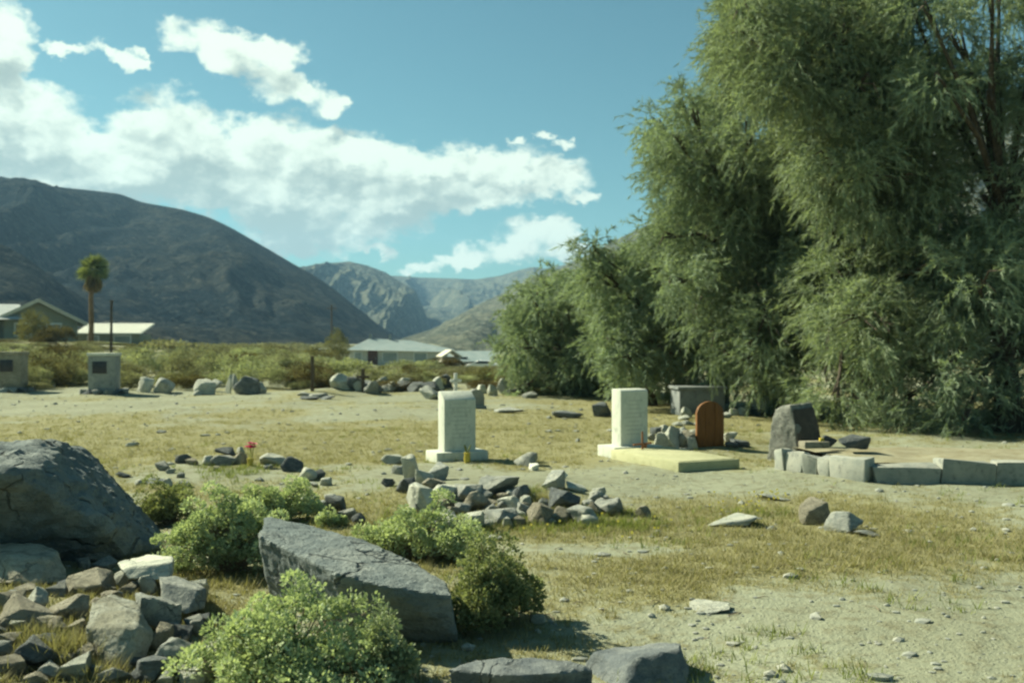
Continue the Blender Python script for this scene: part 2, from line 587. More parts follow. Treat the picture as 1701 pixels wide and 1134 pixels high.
def ground_material():
    m, n, out = new_mat('desert_ground')
    pos = n.node('ShaderNodeNewGeometry').outputs['Position']
    at = n.node('ShaderNodeAttribute', attribute_name='tint').outputs['Fac']
    a = n.noise(pos, 0.55, 6, 0.6)
    b = n.noise(pos, 7.0, 6, 0.68)
    c = n.noise(pos, 38.0, 4, 0.6)
    dirt = n.mix(n.step(a, .35, .65), (.25, .268, .195), (.21, .222, .158))
    dirt = n.mix(n.m('MULTIPLY', n.step(b, .46, .66), .7), dirt, (.145, .138, .085))
    dry = n.mix(n.step(b, .35, .65), (.235, .22, .105), (.195, .185, .09))
    f = n.m('ADD', n.m('ADD', at, n.m('MULTIPLY', n.m('SUBTRACT', b, .5), 1.3)), n.m('MULTIPLY', n.m('SUBTRACT', c, .5), .7))
    col = n.mix(n.m('MULTIPLY', n.step(f, .25, .75), .8), dirt, dry)
    spk = n.node('ShaderNodeTexVoronoi', feature='F1')
    spk.inputs['Scale'].default_value = 26.0
    n.L(pos, spk.inputs['Vector'])
    col = n.mix(n.m('MULTIPLY', n.m('LESS_THAN', spk.outputs['Distance'], .16), .5), col, (.27, .275, .235))
    bs = n.node('ShaderNodeBsdfPrincipled')
    n.L(col, bs.inputs['Base Color'])
    bs.inputs['Roughness'].default_value = .97
    bs.inputs['Specular IOR Level'].default_value = .1
    bp = n.node('ShaderNodeBump')
    bp.inputs['Strength'].default_value = .85
    bp.inputs['Distance'].default_value = .03
    h = n.m('ADD', n.m('MULTIPLY', b, 1.0), n.m('ADD', n.m('MULTIPLY', c, .45), n.m('MULTIPLY', n.step(spk.outputs['Distance'], .3, .0), .25)))
    n.L(h, bp.inputs['Height'])
    n.L(bp.outputs[0], bs.inputs['Normal'])
    n.L(bs.outputs[0], out.inputs[0])
    return m


def mountain_material(name, rock, rock2, scrub, sc):
    m, n, out = new_mat(name)
    pos = n.node('ShaderNodeNewGeometry').outputs['Position']
    a = n.noise(pos, .006 * sc, 8, .65)
    b = n.noise(pos, .05 * sc, 5, .7)
    vor = n.node('ShaderNodeTexVoronoi', feature='F1')
    vor.inputs['Scale'].default_value = .11 * sc
    n.L(pos, vor.inputs['Vector'])
    col = n.mix(n.step(a, .38, .62), rock, rock2)
    col = n.mix(n.m('MULTIPLY', n.step(b, .46, .56), .75), col, scrub)
    col = n.mix(n.m('MULTIPLY', n.step(vor.outputs['Distance'], .45, .2), .8), col, scrub)
    gr = n.noise(pos, .16 * sc, 4, .75)
    col = n.mix(n.m('MULTIPLY', n.step(gr, .55, .64), .7), col, tuple(min(1, c * 1.8 + .012) for c in rock2))
    bs = n.node('ShaderNodeBsdfDiffuse')
    n.L(col, bs.inputs[0])
    bp = n.node('ShaderNodeBump')
    bp.inputs['Strength'].default_value = .9
    bp.inputs['Distance'].default_value = 10.0 / sc
    n.L(n.m('ADD', b, a), bp.inputs['Height'])
    n.L(bp.outputs[0], bs.inputs['Normal'])
    n.L(bs.outputs[0], out.inputs[0])
    return m


# ------------------------------------------------------------------ ground
def grass_mask(x, y):
    """how much dry grass grows at a place, 0..1"""
    v = fbm(xy3(x, y, .34), 4, 41) * .62 + fbm(xy3(x, y, 1.7), 3, 57) * .38
    m = (v - .5) * 3.0 + .56
    # (x, y, rx, ry, amount)
    for (cx, cy, rx, ry, k) in [(-2.5, 18, 6.5, 2.8, .5), (3.2, 21, 4.5, 4.0, .5), (6, 24, 5, 4, .4), (3.0, 9.3, 2.0, 1.3, .6), (1.8, 7.2, 1.6, .7, .6), (-1.2, 9.6, 1.2, .8, .4), (.6, 9.6, 1.4, .5, .35), (-8, 15.5, 3.5, 1.6, .35),
                                (-9, 26, 8, 2.6, -.75), (1.0, 26, 3, 2, -.15), (2.4, 12.0, 2.2, .8, -.7), (.5, 8.3, 1.1, .5, -.75), (4.5, 5.9, 3, .8, -.5), (-3.4, 12.5, 1.5, 1.1, -.25),
                                (-6.5, 17.0, 2.2, 1.1, -.5), (-1.6, 22.5, 2.2, 1.0, -.35), (1.9, 6.0, 1.6, .35, -.4), (-.1, 12.2, .9, .6, -.4)]:
        m = m + k * np.exp(-((x - cx) / rx) ** 2 - ((y - cy) / ry) ** 2)
    return np.clip(m, 0, 1)


def build_ground():
    n = 560
    t = np.linspace(-1, 1, n)
    xs = 3.6 * np.sinh(7.6 * t)
    t2 = np.linspace(-.36, 1, n)
    ys = 5 + 3.6 * np.sinh(7.6 * t2)
    X, Y = np.meshgrid(xs, ys)
    x, y = X.ravel(), Y.ravel()
    v = np.stack([x, y, gh(x, y)], 1)
    idx = np.arange(n * n).reshape(n, n)
    f = np.stack([idx[:-1, :-1], idx[:-1, 1:], idx[1:, 1:], idx[1:, :-1]], -1).reshape(-1, 4)
    mask = grass_mask(x, y) * (1 - .5 * sstep(y, 60, 200))
    me = np_mesh('ground', v, f, mask, True)
    o = link('ground', me, ground_material())
    tag(o, kind='structure')


build_ground()


# ------------------------------------------------------------------ mountains
def mountain(name, ridge, foot_y, mat, seed, ns=300, ntt=170, gully=1.0, back=0.6, waves=14, base=-4.0, rough_ridge=.02):
    """ridge: (u, v, Y) along the skyline; slopes run down from it to the plain on both sides"""
    rp = np.array([list(P(*r)) for r in ridge])
    L = np.concatenate([[0], np.cumsum(np.linalg.norm(np.diff(rp, axis=0), axis=1))])
    s = np.linspace(0, L[-1], ns)
    k = np.stack([np.interp(s, L, rp[:, i]) for i in range(3)], 1)
    ker = np.ones(5) / 5
    for i in (1, 2):
        pad = np.pad(k[:, i], 2, mode='edge')
        k[:, i] = np.convolve(pad, ker, 'valid')
    H = np.maximum(k[:, 2] - base, 1.0)
    k[:, 2] += (fbm(np.stack([s * .035, s * 0, s * 0], 1), 4, seed) - .5) * rough_ridge * H * 2
    tt = np.concatenate([-np.linspace(1, 0, ntt // 3, endpoint=False) * back, np.linspace(0, 1, ntt)])
    T, S = np.meshgrid(tt, s)
    K = np.repeat(k[:, None, :], len(tt), 1)
    hh = np.repeat(H[:, None], len(tt), 1)
    foot = foot_y
    run = (K[..., 1] - foot)
    y = K[..., 1] - T * run
    at = np.abs(T) / np.where(T < 0, back, 1.0)
    prof = 1 - at ** .92 * (1.0 - .0) + .06 * np.sin(at * math.pi)
    z = base + hh * np.clip(prof, -.05, 1.05)
    x = K[..., 0] * (y / K[..., 1]) ** np.where(T > 0, .35, 0)
    amp = np.sin(np.clip(at, 0, 1) * math.pi) ** .8
    q = np.stack([S.ravel() / L[-1] * waves + .6 * fbm(np.stack([at.ravel() * 3, S.ravel() / L[-1] * waves * .5, 0 * at.ravel()], 1), 3, seed + 5) * 2,
                  at.ravel() * 1.6, 0 * at.ravel()], 1)
    rd = fbm(q, 5, seed + 2, .55, True).reshape(T.shape)
    z = z + (rd - .74) * hh * .62 * gully * amp
    big = fbm(np.stack([S.ravel() / L[-1] * waves * .42, at.ravel() * .9, 0 * at.ravel() + seed], 1), 2, seed + 40).reshape(T.shape)
    z = z + (big - .56) * hh * .5 * gully * amp ** 1.5 * np.where(T > 0, 1, 0)
    fine = fbm(np.stack([x.ravel() * .02, y.ravel() * .02, z.ravel() * .02], 1), 4, seed + 60, .6, True).reshape(T.shape)
    z = z + (fine - .5) * hh * .09 * amp
    v = np.stack([x, y, z], -1).reshape(-1, 3)
    idx = np.arange(v.shape[0]).reshape(ns, len(tt))
    f = np.stack([idx[:-1, :-1], idx[1:, :-1], idx[1:, 1:], idx[:-1, 1:]], -1).reshape(-1, 4)
    me = np_mesh(name, v, f, None, True)
    o = link(name, me, mat)
    tag(o, kind='structure')
    return o


MM1 = mountain_material('mountain_dark_painted_shade', (.011, .018, .023), (.040, .041, .033), (.005, .009, .012), 1.6)  # shade of hollows and brown sunlit patches are painted into this colour
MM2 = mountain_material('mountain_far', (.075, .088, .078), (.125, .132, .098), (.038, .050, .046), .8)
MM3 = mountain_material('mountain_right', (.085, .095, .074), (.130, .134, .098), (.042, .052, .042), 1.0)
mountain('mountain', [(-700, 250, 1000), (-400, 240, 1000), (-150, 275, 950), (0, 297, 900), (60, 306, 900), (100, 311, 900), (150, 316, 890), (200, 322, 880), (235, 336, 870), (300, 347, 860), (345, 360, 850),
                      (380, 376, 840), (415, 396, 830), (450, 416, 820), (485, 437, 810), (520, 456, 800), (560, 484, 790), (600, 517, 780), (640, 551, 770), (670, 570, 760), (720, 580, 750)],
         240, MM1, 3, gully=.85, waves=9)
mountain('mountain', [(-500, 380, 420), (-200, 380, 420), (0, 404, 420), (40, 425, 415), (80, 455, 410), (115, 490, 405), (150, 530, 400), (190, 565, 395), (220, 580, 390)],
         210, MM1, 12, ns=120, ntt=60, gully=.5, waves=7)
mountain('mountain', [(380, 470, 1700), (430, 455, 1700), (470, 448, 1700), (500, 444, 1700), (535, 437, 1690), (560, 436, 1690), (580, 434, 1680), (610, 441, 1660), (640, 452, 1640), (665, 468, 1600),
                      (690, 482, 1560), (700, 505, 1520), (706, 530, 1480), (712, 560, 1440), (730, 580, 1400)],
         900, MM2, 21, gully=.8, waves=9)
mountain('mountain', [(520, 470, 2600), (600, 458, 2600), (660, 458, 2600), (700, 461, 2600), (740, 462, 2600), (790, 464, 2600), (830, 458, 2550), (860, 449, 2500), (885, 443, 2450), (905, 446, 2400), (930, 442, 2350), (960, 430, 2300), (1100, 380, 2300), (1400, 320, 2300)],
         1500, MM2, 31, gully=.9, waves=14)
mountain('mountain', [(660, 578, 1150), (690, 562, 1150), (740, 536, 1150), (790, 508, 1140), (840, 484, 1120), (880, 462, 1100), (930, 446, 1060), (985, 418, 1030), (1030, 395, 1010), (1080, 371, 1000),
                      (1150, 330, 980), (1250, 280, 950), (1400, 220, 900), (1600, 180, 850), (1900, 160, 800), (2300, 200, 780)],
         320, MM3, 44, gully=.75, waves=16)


# ------------------------------------------------------------------ rocks
def remeshed(bm, voxel, name):
    me0 = bpy.data.meshes.new('tmp')
    bm.to_mesh(me0)
    bm.free()
    ob = bpy.data.objects.new('tmp', me0)
    COL.objects.link(ob)
    md = ob.modifiers.new('r', 'REMESH')
    md.mode = 'VOXEL'
    md.voxel_size = voxel
    dg = bpy.context.evaluated_depsgraph_get()
    me = bpy.data.meshes.new_from_object(ob.evaluated_get(dg))
    bpy.data.objects.remove(ob)
    bpy.data.meshes.remove(me0)
    me.name = name
    return me


def roughen(me, amp, freq, seed, oct=4, ridged=False, sharp=28):
    nv = len(me.vertices)
    co = np.empty(nv * 3, np.float32)
    me.vertices.foreach_get('co', co)
    co = co.reshape(-1, 3).astype(float)
    no = np.empty(nv * 3, np.float32)
    me.vertex_normals.foreach_get('vector', no)
    no = no.reshape(-1, 3)
    d = (fbm(co * freq + seed * 3.7, oct, seed, .55, ridged) - .5) * 2 * amp
    co = co + no * d[:, None]
    me.vertices.foreach_set('co', co.astype(np.float32).ravel())
    me.polygons.foreach_set('use_smooth', [True] * len(me.polygons))
    me.update()
    if sharp:
        me.set_sharp_from_angle(angle=R(sharp))


def hull_bm(pts):
    bm = bmesh.new()
    for p in pts:
        bm.verts.new(p)
    r = bmesh.ops.convex_hull(bm, input=bm.verts)
    junk = [g for g in r['geom_interior'] + r['geom_unused'] if isinstance(g, bmesh.types.BMVert)]
    bmesh.ops.delete(bm, geom=list(set(junk)), context='VERTS')
    bmesh.ops.recalc_face_normals(bm, faces=bm.faces)
    return bm


def rock_proto(seed, npts, boxy, voxel=.055):
    r = random.Random(seed)
    pts = []
    while len(pts) < npts:
        p = Vector((r.gauss(0, 1), r.gauss(0, 1), r.gauss(0, 1))).normalized()
        k = max(abs(c) for c in p)
        p = p * ((1 - boxy) + boxy / k * .8) * r.uniform(.78, 1.0)
        pts.append(p)
    me = remeshed(hull_bm(pts), voxel * 2, 'rock')
    roughen(me, .055, 2.2, seed, 4)
    co = np.empty(len(me.vertices) * 3, np.float32)
    me.vertices.foreach_get('co', co)
    co = co.reshape(-1, 3)
    lo, hi = co.min(0), co.max(0)
    co = (co - (lo + hi) / 2) / (hi - lo)
    me.vertices.foreach_set('co', co.ravel())
    me.update()
    me.materials.append(M['rock_grey'])
    return me


PROTO = [rock_proto(100 + i, random.choice((9, 11, 13, 16)), random.uniform(.2, .9)) for i in range(16)]
FINE = [rock_proto(300 + i, random.choice((10, 12, 14)), random.uniform(.3, .9), .026) for i in range(8)]


def rock(u, v, w, h, mat='rock_grey', label=None, group=None, depth=.85, tilt=10, name='rock', fine=False, rz=None, sink=.2, cat='rock', lift=0.0):
    """a loose stone whose picture is about w by h pixels round (u, v)"""
    c = ground_at(u, v + h / 2)
    k = c.y / F
    w, h = w * 1.14, h * 1.14
    W, D = w * k, w * k * depth
    Hh = max(h * k * .95 - D * .10, .3 * h * k) * (1 + sink)
    c.y += D * .4
    c.x = (u - 850.5) / F * c.y
    z = g1(c.x, c.y)
    o = link(name, random.choice(FINE if fine else PROTO), M[mat])
    o.scale = (W, D, Hh)
    o.location = (c.x, c.y, z + Hh * (.5 - sink) + lift)
    rz = random.uniform(-.35, .35) + random.choice((0, math.pi)) if rz is None else rz
    o.rotation_euler = (R(random.uniform(-tilt, tilt)), R(random.uniform(-tilt, tilt)), rz)
    tag(o, label, cat, group)
    return o


def big_rock(name, pts, mat, label, voxel, amp, freq, seed, cat='boulder', group=None, ridged=False, sharp=35, oct=5):
    vs = [Vector(p) for p in pts]
    c = sum(vs, Vector()) / len(vs)
    c.z = min(p.z for p in vs)
    me = remeshed(hull_bm([p - c for p in vs]), voxel, name)
    roughen(me, amp, freq, seed, oct, ridged, sharp)
    o = link(name, me, M[mat], loc=c)
    tag(o, label, cat, group)
    return o


# the great boulder at the left edge
def left_boulder():
    def at(u, v, z):
        Y = (CZ - z) * F / (v - 567.0)
        return Vector(((u - 850.5) / F * Y, Y, z))
    pts = []
    for (u, v, z) in [(-320, 752, .86), (-120, 746, .90), (0, 744, .90), (60, 740, .89), (98, 738, .85), (-320, 800, .74), (-100, 792, .78), (20, 786, .80), (70, 778, .80), (112, 760, .76),
                      (140, 775, .66), (170, 812, .50), (205, 858, .30), (243, 905, .08), (130, 800, .64), (165, 870, .36), (200, 910, .14)]:
        pts.append(at(u, v, z))
    for (x, y) in [(-5.9, 7.9), (-4.4, 7.55), (-3.6, 7.6), (-3.0, 7.9), (-2.85, 8.5), (-3.4, 9.6), (-5.8, 9.6)]:
        pts.append(Vector((x, y, -.15)))
    for (x, y) in [(-3.9, 9.1), (-5.6, 9.2)]:
        pts.append(Vector((x, y, .7)))
    o = big_rock('boulder', pts, 'boulder_grey', 'huge grey boulder with a sloping right side, cut by the photo\'s left edge', .03, .05, 2.2, 5, sharp=None)
    roughen(o.data, .05, 5.5, 6, 5, True, 40)


left_boulder()


def slab_boulder():
    def at(u, v, z):
        Y = (CZ - z) * F / (v - 567.0)
        return Vector(((u - 850.5) / F * Y, Y, z))
    far = [at(440, 858, .50), at(505, 869, .47), at(600, 895, .42), at(690, 934, .355), at(740, 966, .30)]
    near = [at(430, 890, .495), at(500, 918, .455), at(560, 952, .415), at(640, 974, .365), at(748, 990, .30)]
    pts = far + near
    for p in near:
        pts.append(Vector((p.x + .03, p.y + .30, -.1)))
    for p in far:
        pts.append(Vector((p.x + .03, p.y + .22, -.1)))
    pts.append(Vector((near[-1].x + .03, near[-1].y + .05, .08)))
    o = big_rock('boulder', pts, 'boulder_grey', 'long tilted grey slab boulder lying between the green shrubs', .016, .016, 3.4, 8, sharp=None)
    roughen(o.data, .010, 11, 9, 5, True, 38)


slab_boulder()
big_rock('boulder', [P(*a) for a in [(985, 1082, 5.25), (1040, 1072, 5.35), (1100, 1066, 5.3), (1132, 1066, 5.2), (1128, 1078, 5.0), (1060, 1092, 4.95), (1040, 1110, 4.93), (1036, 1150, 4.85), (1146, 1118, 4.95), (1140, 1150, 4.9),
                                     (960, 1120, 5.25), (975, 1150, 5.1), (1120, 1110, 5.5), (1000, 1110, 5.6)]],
         'rock_dark', 'shade-darkened angular rock alone at the bottom edge, right of the dark shrub', .014, .022, 6, 14, cat='rock')  # dark stone all over: the front's shade is put into the colour
def added_shadow_rock():  # added rock: its dark face stands in for shadow on the ground
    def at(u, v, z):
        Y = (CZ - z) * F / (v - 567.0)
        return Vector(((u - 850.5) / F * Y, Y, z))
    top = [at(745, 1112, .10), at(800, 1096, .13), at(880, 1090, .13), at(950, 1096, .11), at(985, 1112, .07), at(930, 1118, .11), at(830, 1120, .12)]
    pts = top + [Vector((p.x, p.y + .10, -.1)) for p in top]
    big_rock('boulder', pts, 'rock_dark', 'low added dark rock standing for ground shadow at the bottom edge under the dark shrub', .014, .02, 7, 16, cat='rock')


added_shadow_rock()
# the pale cubic block in the rubble
big_rock('rock', [P(*a) for a in [(152, 1000, 5.35), (185, 985, 5.5), (225, 998, 5.45), (232, 1010, 5.35), (143, 1042, 5.1), (226, 1045, 5.05), (255, 1048, 5.25), (147, 1100, 5.08), (190, 1105, 4.98), (215, 1112, 4.99), (236, 1098, 5.05), (252, 1068, 5.2),
                                  (180, 1090, 5.5), (245, 1070, 5.55), (160, 1040, 5.5)]],
         'boulder_block', 'pale cubic block with a tan front face, biggest stone of the rubble heap', .009, .014, 9, 25, cat='rock')
big_rock('rock', [P(*a) for a in [(-30, 905, 7.0), (20, 900, 7.1), (62, 905, 7.0), (95, 915, 6.9), (112, 945, 6.75), (112, 968, 6.6), (60, 972, 6.4), (-20, 968, 6.4), (-40, 940, 6.6), (20, 925, 6.55), (80, 930, 6.6), (0, 940, 7.4), (90, 950, 7.3)]],
         'rock_tan', 'broad tan boulder below the huge grey boulder at the left edge', .014, .03, 5, 26, cat='rock')
big_rock('rock', [P(*a) for a in [(196, 934, 6.5), (245, 920, 6.8), (285, 922, 6.8), (200, 944, 6.35), (265, 935, 6.4), (288, 930, 6.5), (215, 962, 6.3), (285, 962, 6.35), (288, 945, 6.9), (210, 950, 6.9)]],
         'rock_pale', 'long pale topped slab leaning beside the shrub at the rubble heap\'s back', .011, .012, 8, 27, cat='rock')
big_rock('rock', [P(*a) for a in [(262, 956, 6.0), (290, 955, 6.1), (335, 970, 6.1), (342, 976, 6.0), (268, 966, 5.85), (330, 980, 5.85), (270, 1000, 5.75), (310, 1020, 5.7), (340, 1010, 5.85), (345, 990, 6.3), (275, 980, 6.3)]],
         'rock_grey', 'dark slab with a bright top edge beside the front green shrub', .011, .012, 8, 28, cat='rock')
HEAP = 'loose stones of the rubble heap'
for a in [
    (153, 968, 70, 44, 'rock_tan', 'brownish blocky stone above the pale cubic block'),
    (245, 972, 42, 34, 'rock_pale', 'small pale rounded stone on top of the rubble heap'),
    (207, 962, 30, 36, 'rock_pale', 'small upright pale stone behind the pale cubic block'),
    (262, 1020, 66, 72, 'rock_grey', 'grey broken stone leaning against the pale cubic block\'s right side'),
    (116, 1010, 56, 42, 'rock_tan', 'pale ridged stone touching the pale cubic block\'s left side'),
    (42, 1028, 78, 42, 'rock_tan', 'low brown flat stone at the heap\'s left with dark underside'),
    (222, 896, 32, 24, 'rock_grey', 'small bluish stone at the foot of the huge boulder'),
    (297, 1092, 76, 56, 'rock_grey', 'large grey stone under the front green shrub\'s left edge'),
    (325, 1124, 42, 32, 'rock_pale', 'pale stone under the front shrub at the bottom edge'),
    (60, 1000, 34, 44, 'rock_pale', 'narrow pale stone standing upright below the broad tan boulder'),
    (57, 1094, 60, 48, 'rock_dark', 'dark stone at the heap\'s lower left'),
    (120, 1120, 54, 34, 'rock_pale', 'pale stone at the bottom edge below the yellow grass'),
    (190, 1128, 48, 26, 'rock_grey', 'grey stone at the bottom edge under the pale cubic block'),
    (250, 1118, 70, 40, 'rock_dark', 'dark shaded stone between the cubic block and the front shrub'),
    (266, 1060, 36, 46, 'rock_tan', 'tan wedge stone at the cubic block\'s lower right'),
    (20, 1000, 44, 34, 'rock_tan', 'brown stone at the left edge below the broad tan boulder'),
    (22, 1110, 44, 34, 'rock_tan', 'brown stone in the heap\'s bottom left corner'),
    (84, 1120, 40, 26, 'rock_grey', None), (10, 1066, 34, 26, 'rock_tan', None), (92, 1046, 34, 26, 'rock_tan', None), (140, 1092, 30, 30, 'rock_tan', None), (160, 925, 40, 24, 'rock_grey', None),
    (125, 918, 32, 24, 'rock_grey', None), (190, 915, 34, 22, 'rock_grey', None), (250, 905, 30, 20, 'rock_grey', None), (100, 905, 40, 20, 'rock_grey', None), (175, 938, 36, 20, 'rock_grey', None),
    (140, 938, 30, 18, 'rock_grey', None), (95, 982, 32, 20, 'rock_grey', None), (125, 985, 26, 18, 'rock_tan', None), (325, 1040, 40, 30, 'rock_grey', None), (300, 1055, 36, 28, 'rock_dark', None),
    (20, 1040, 34, 26, 'rock_tan', None), (72, 1068, 30, 22, 'rock_tan', None), (300, 940, 30, 22, 'rock_pale', None), (45, 980, 34, 18, 'rock_tan', None), (155, 1118, 28, 20, 'rock_grey', None),
    (225, 945, 28, 18, 'rock_grey', None), (60, 1130, 34, 22, 'rock_tan', None), (282, 1040, 30, 24, 'rock_grey', None), (340, 1085, 36, 26, 'rock_grey', None), (110, 1098, 26, 20, 'rock_tan', None),
    (0, 1085, 40, 28, 'rock_grey', None), (80, 1022, 26, 18, 'rock_pale', None), (190, 990, 24, 16, 'rock_grey', None), (230, 1125, 30, 22, 'rock_dark', None),
] + [(random.Random(i).uniform(-5, 345), random.Random(i + 50).uniform(965, 1135), random.Random(i + 90).uniform(20, 36), random.Random(i + 130).uniform(16, 28), ('rock_grey', 'rock_tan', 'rock_pale', 'rock_dark')[i % 4], None) for i in range(34)]:
    rock(*a[:5], a[5] or 'small filler stone in the rubble heap ' + ('under the huge boulder' if a[1] < 950 else 'left of the pale cubic block' if a[0] < 150 else 'right of the pale cubic block' if a[0] > 240 else 'touching the pale cubic block'), HEAP, fine=True, tilt=16)

RING = 'stones heaped round the nearest grave'
for a in [
    (654, 762, 32, 18, 'rock_pale', 'flat pale stone at the far left corner of the nearest grave\'s ring'),
    (683, 776, 26, 44, 'rock_pale', 'tall narrow pale stone standing in the nearest grave\'s ring'),
    (703, 792, 27, 26, 'rock_pale', 'pointed pale stone just right of the tall narrow one'),
    (725, 784, 34, 30, 'rock_grey', 'grey blocky stone nearest the white headstone\'s base'),
    (645, 801, 18, 14, 'rock_dark', 'small dark stone lying outside the ring on the left'),
    (673, 808, 30, 26, 'rock_dark', 'dark wedge stone at the ring\'s left side'),
    (698, 828, 42, 50, 'rock_pale', 'big pale triangular stone, brightest of the nearest grave\'s ring'),
    (721, 805, 36, 22, 'rock_tan', 'tan stone behind the big pale triangular stone'),
    (742, 819, 50, 32, 'rock_pale', 'long pale stone leaning right of the big triangular one'),
    (778, 819, 46, 30, 'rock_grey', None),
    (824, 808, 72, 38, 'rock_grey', 'widest stone of the ring, a grey hump on its far side'),
    (866, 822, 28, 30, 'rock_dark', 'dark block right of the wide grey hump'),
    (791, 834, 38, 32, 'rock_tan', 'brownish stone in the middle of the heap'),
    (845, 840, 36, 26, 'rock_pale', None),
    (740, 864, 46, 34, 'rock_pale', 'pale stone with a dark right face at the ring\'s front left'),
    (790, 864, 36, 36, 'rock_pale', 'upright pale stone in the front row, second from the left'),
    (834, 861, 50, 30, 'rock_grey', 'grey layered stone in the middle of the front row'),
    (896, 856, 44, 36, 'rock_tan', 'tan block with a bright flat top in the front row'),
    (932, 859, 28, 26, 'rock_tan', 'rounded tan stone right of the bright topped block'),
    (966, 856, 46, 32, 'rock_grey', 'grey stone at the right end of the front row'),
    (938, 830, 48, 32, 'rock_dark', 'dark block in the heap\'s right part under a pale flat stone'),
    (921, 800, 38, 30, 'rock_grey', 'grey stone at the far right corner of the ring with a white pebble'),
    (937, 789, 12, 11, 'white_block', 'white pebble on the far right corner of the ring'),
    (957, 809, 34, 13, 'rock_pale', 'pale flat stone at the ring\'s right edge'),
    (989, 824, 24, 20, 'rock_pale', None), (1017, 843, 42, 32, 'rock_grey', 'grey stone sloping down at the ring\'s right end'),
    (990, 846, 24, 26, 'rock_tan', None), (1068, 852, 26, 22, 'rock_tan', 'lone tan stone standing clear of the ring on its right'),
    (770, 845, 24, 20, 'rock_grey', None), (815, 848, 22, 20, 'rock_grey', None), (755, 848, 22, 18, 'rock_tan', None), (870, 848, 22, 22, 'rock_grey', None), (905, 836, 20, 16, 'rock_grey', None),
    (660, 780, 22, 16, 'rock_grey', None), (735, 838, 22, 18, 'rock_tan', None), (862, 866, 22, 20, 'rock_tan', None), (765, 872, 22, 16, 'rock_grey', None), (812, 872, 20, 14, 'rock_grey', None),
    (915, 868, 20, 14, 'rock_grey', None), (978, 838, 22, 16, 'rock_grey', None), (1003, 828, 20, 14, 'rock_grey', None), (850, 825, 20, 18, 'rock_pale', None), (805, 826, 22, 18, 'rock_grey', None),
] + [(random.Random(i + 7).uniform(690, 1010), random.Random(i + 57).uniform(815, 872), random.Random(i + 97).uniform(16, 28), random.Random(i + 137).uniform(14, 22), ('rock_grey', 'rock_pale', 'rock_tan', 'rock_pale')[i % 4], None) for i in range(30)]:
    rock(*a[:5], a[5] or 'small stone ' + ('in the front row' if a[1] > 855 else 'in the middle' if a[1] > 815 else 'at the back') + (' left half' if a[0] < 840 else ' right half') + ' of the nearest grave\'s stone heap', RING, fine=a[2] > 34, tilt=14)
for a in [(875, 763, 34, 24, 'rock_grey', 'grey stone lying right of the taller white headstone\'s base'), (887, 776, 17, 13, 'white_block', 'white stone touching the grey stone beside the white headstone')]:
    rock(*a)

FR = 'stones ringing the grave with pink flowers'
for a in [
    (205, 788, 22, 12, 'rock_dark', 'dark stone apart at the flowered grave\'s far left'), (232, 801, 20, 9, 'rock_pale', None), (257, 800, 36, 9, 'rock_dark', 'dark flat stone at the left of the flowered grave'),
    (281, 806, 18, 20, 'rock_pale', None), (306, 804, 20, 12, 'rock_grey', None), (273, 774, 24, 17, 'rock_grey', 'grey stone at the flowered grave\'s left corner'), (284, 783, 14, 9, 'rock_pale', None),
    (304, 762, 24, 18, 'rock_dark', 'dark stone sticking up at the flowered grave\'s left side'), (321, 767, 20, 13, 'rock_tan', None), (346, 766, 22, 17, 'rock_pale', 'pale stone in the back row left of the dark flat one'),
    (374, 764, 38, 20, 'rock_grey', 'grey stone directly under the dark flat stone by the flowers'), (378, 751, 32, 13, 'rock_dark', 'dark flat stone stacked behind the pink flowers\' left'),
    (401, 762, 18, 20, 'rock_tan', None), (400, 750, 13, 12, 'rock_pale', None),
    (454, 763, 40, 22, 'rock_pale', 'wide pale layered stone right of the pink flowers'), (485, 772, 36, 26, 'rock_dark', 'dark rounded stone right of the wide pale layered one'), (494, 781, 12, 8, 'rock_pale', None),
    (511, 788, 28, 24, 'rock_pale', 'pale stone at the flowered grave\'s far right corner'), (531, 789, 17, 17, 'rock_dark', None), (541, 801, 20, 14, 'rock_pale', None), (521, 805, 16, 10, 'rock_grey', None), (489, 806, 15, 8, 'rock_tan', None),
    (550, 825, 22, 14, 'rock_pale', None), (513, 827, 24, 17, 'rock_grey', None), (528, 842, 28, 26, 'rock_grey', 'grey block in the flowered grave\'s near right corner'),
    (558, 839, 36, 30, 'rock_dark', 'dark stone at the near right corner, behind the slab boulder'), (578, 854, 28, 26, 'rock_grey', 'rounded stone at the near right end of the flowered grave'), (511, 845, 18, 18, 'rock_dark', None),
    (596, 862, 22, 20, 'rock_dark', None), (545, 858, 26, 16, 'rock_dark', None), (445, 775, 14, 9, 'rock_grey', None), (360, 778, 14, 8, 'rock_tan', None), (300, 790, 14, 9, 'rock_grey', None),
]:
    rock(*a[:5], a[5] or 'small stone on the ' + ('left side' if a[0] < 345 else 'back row' if a[0] < 470 else 'near right corner' if a[1] > 815 else 'right side') + ' of the ring round the pink flowers', FR, tilt=12)

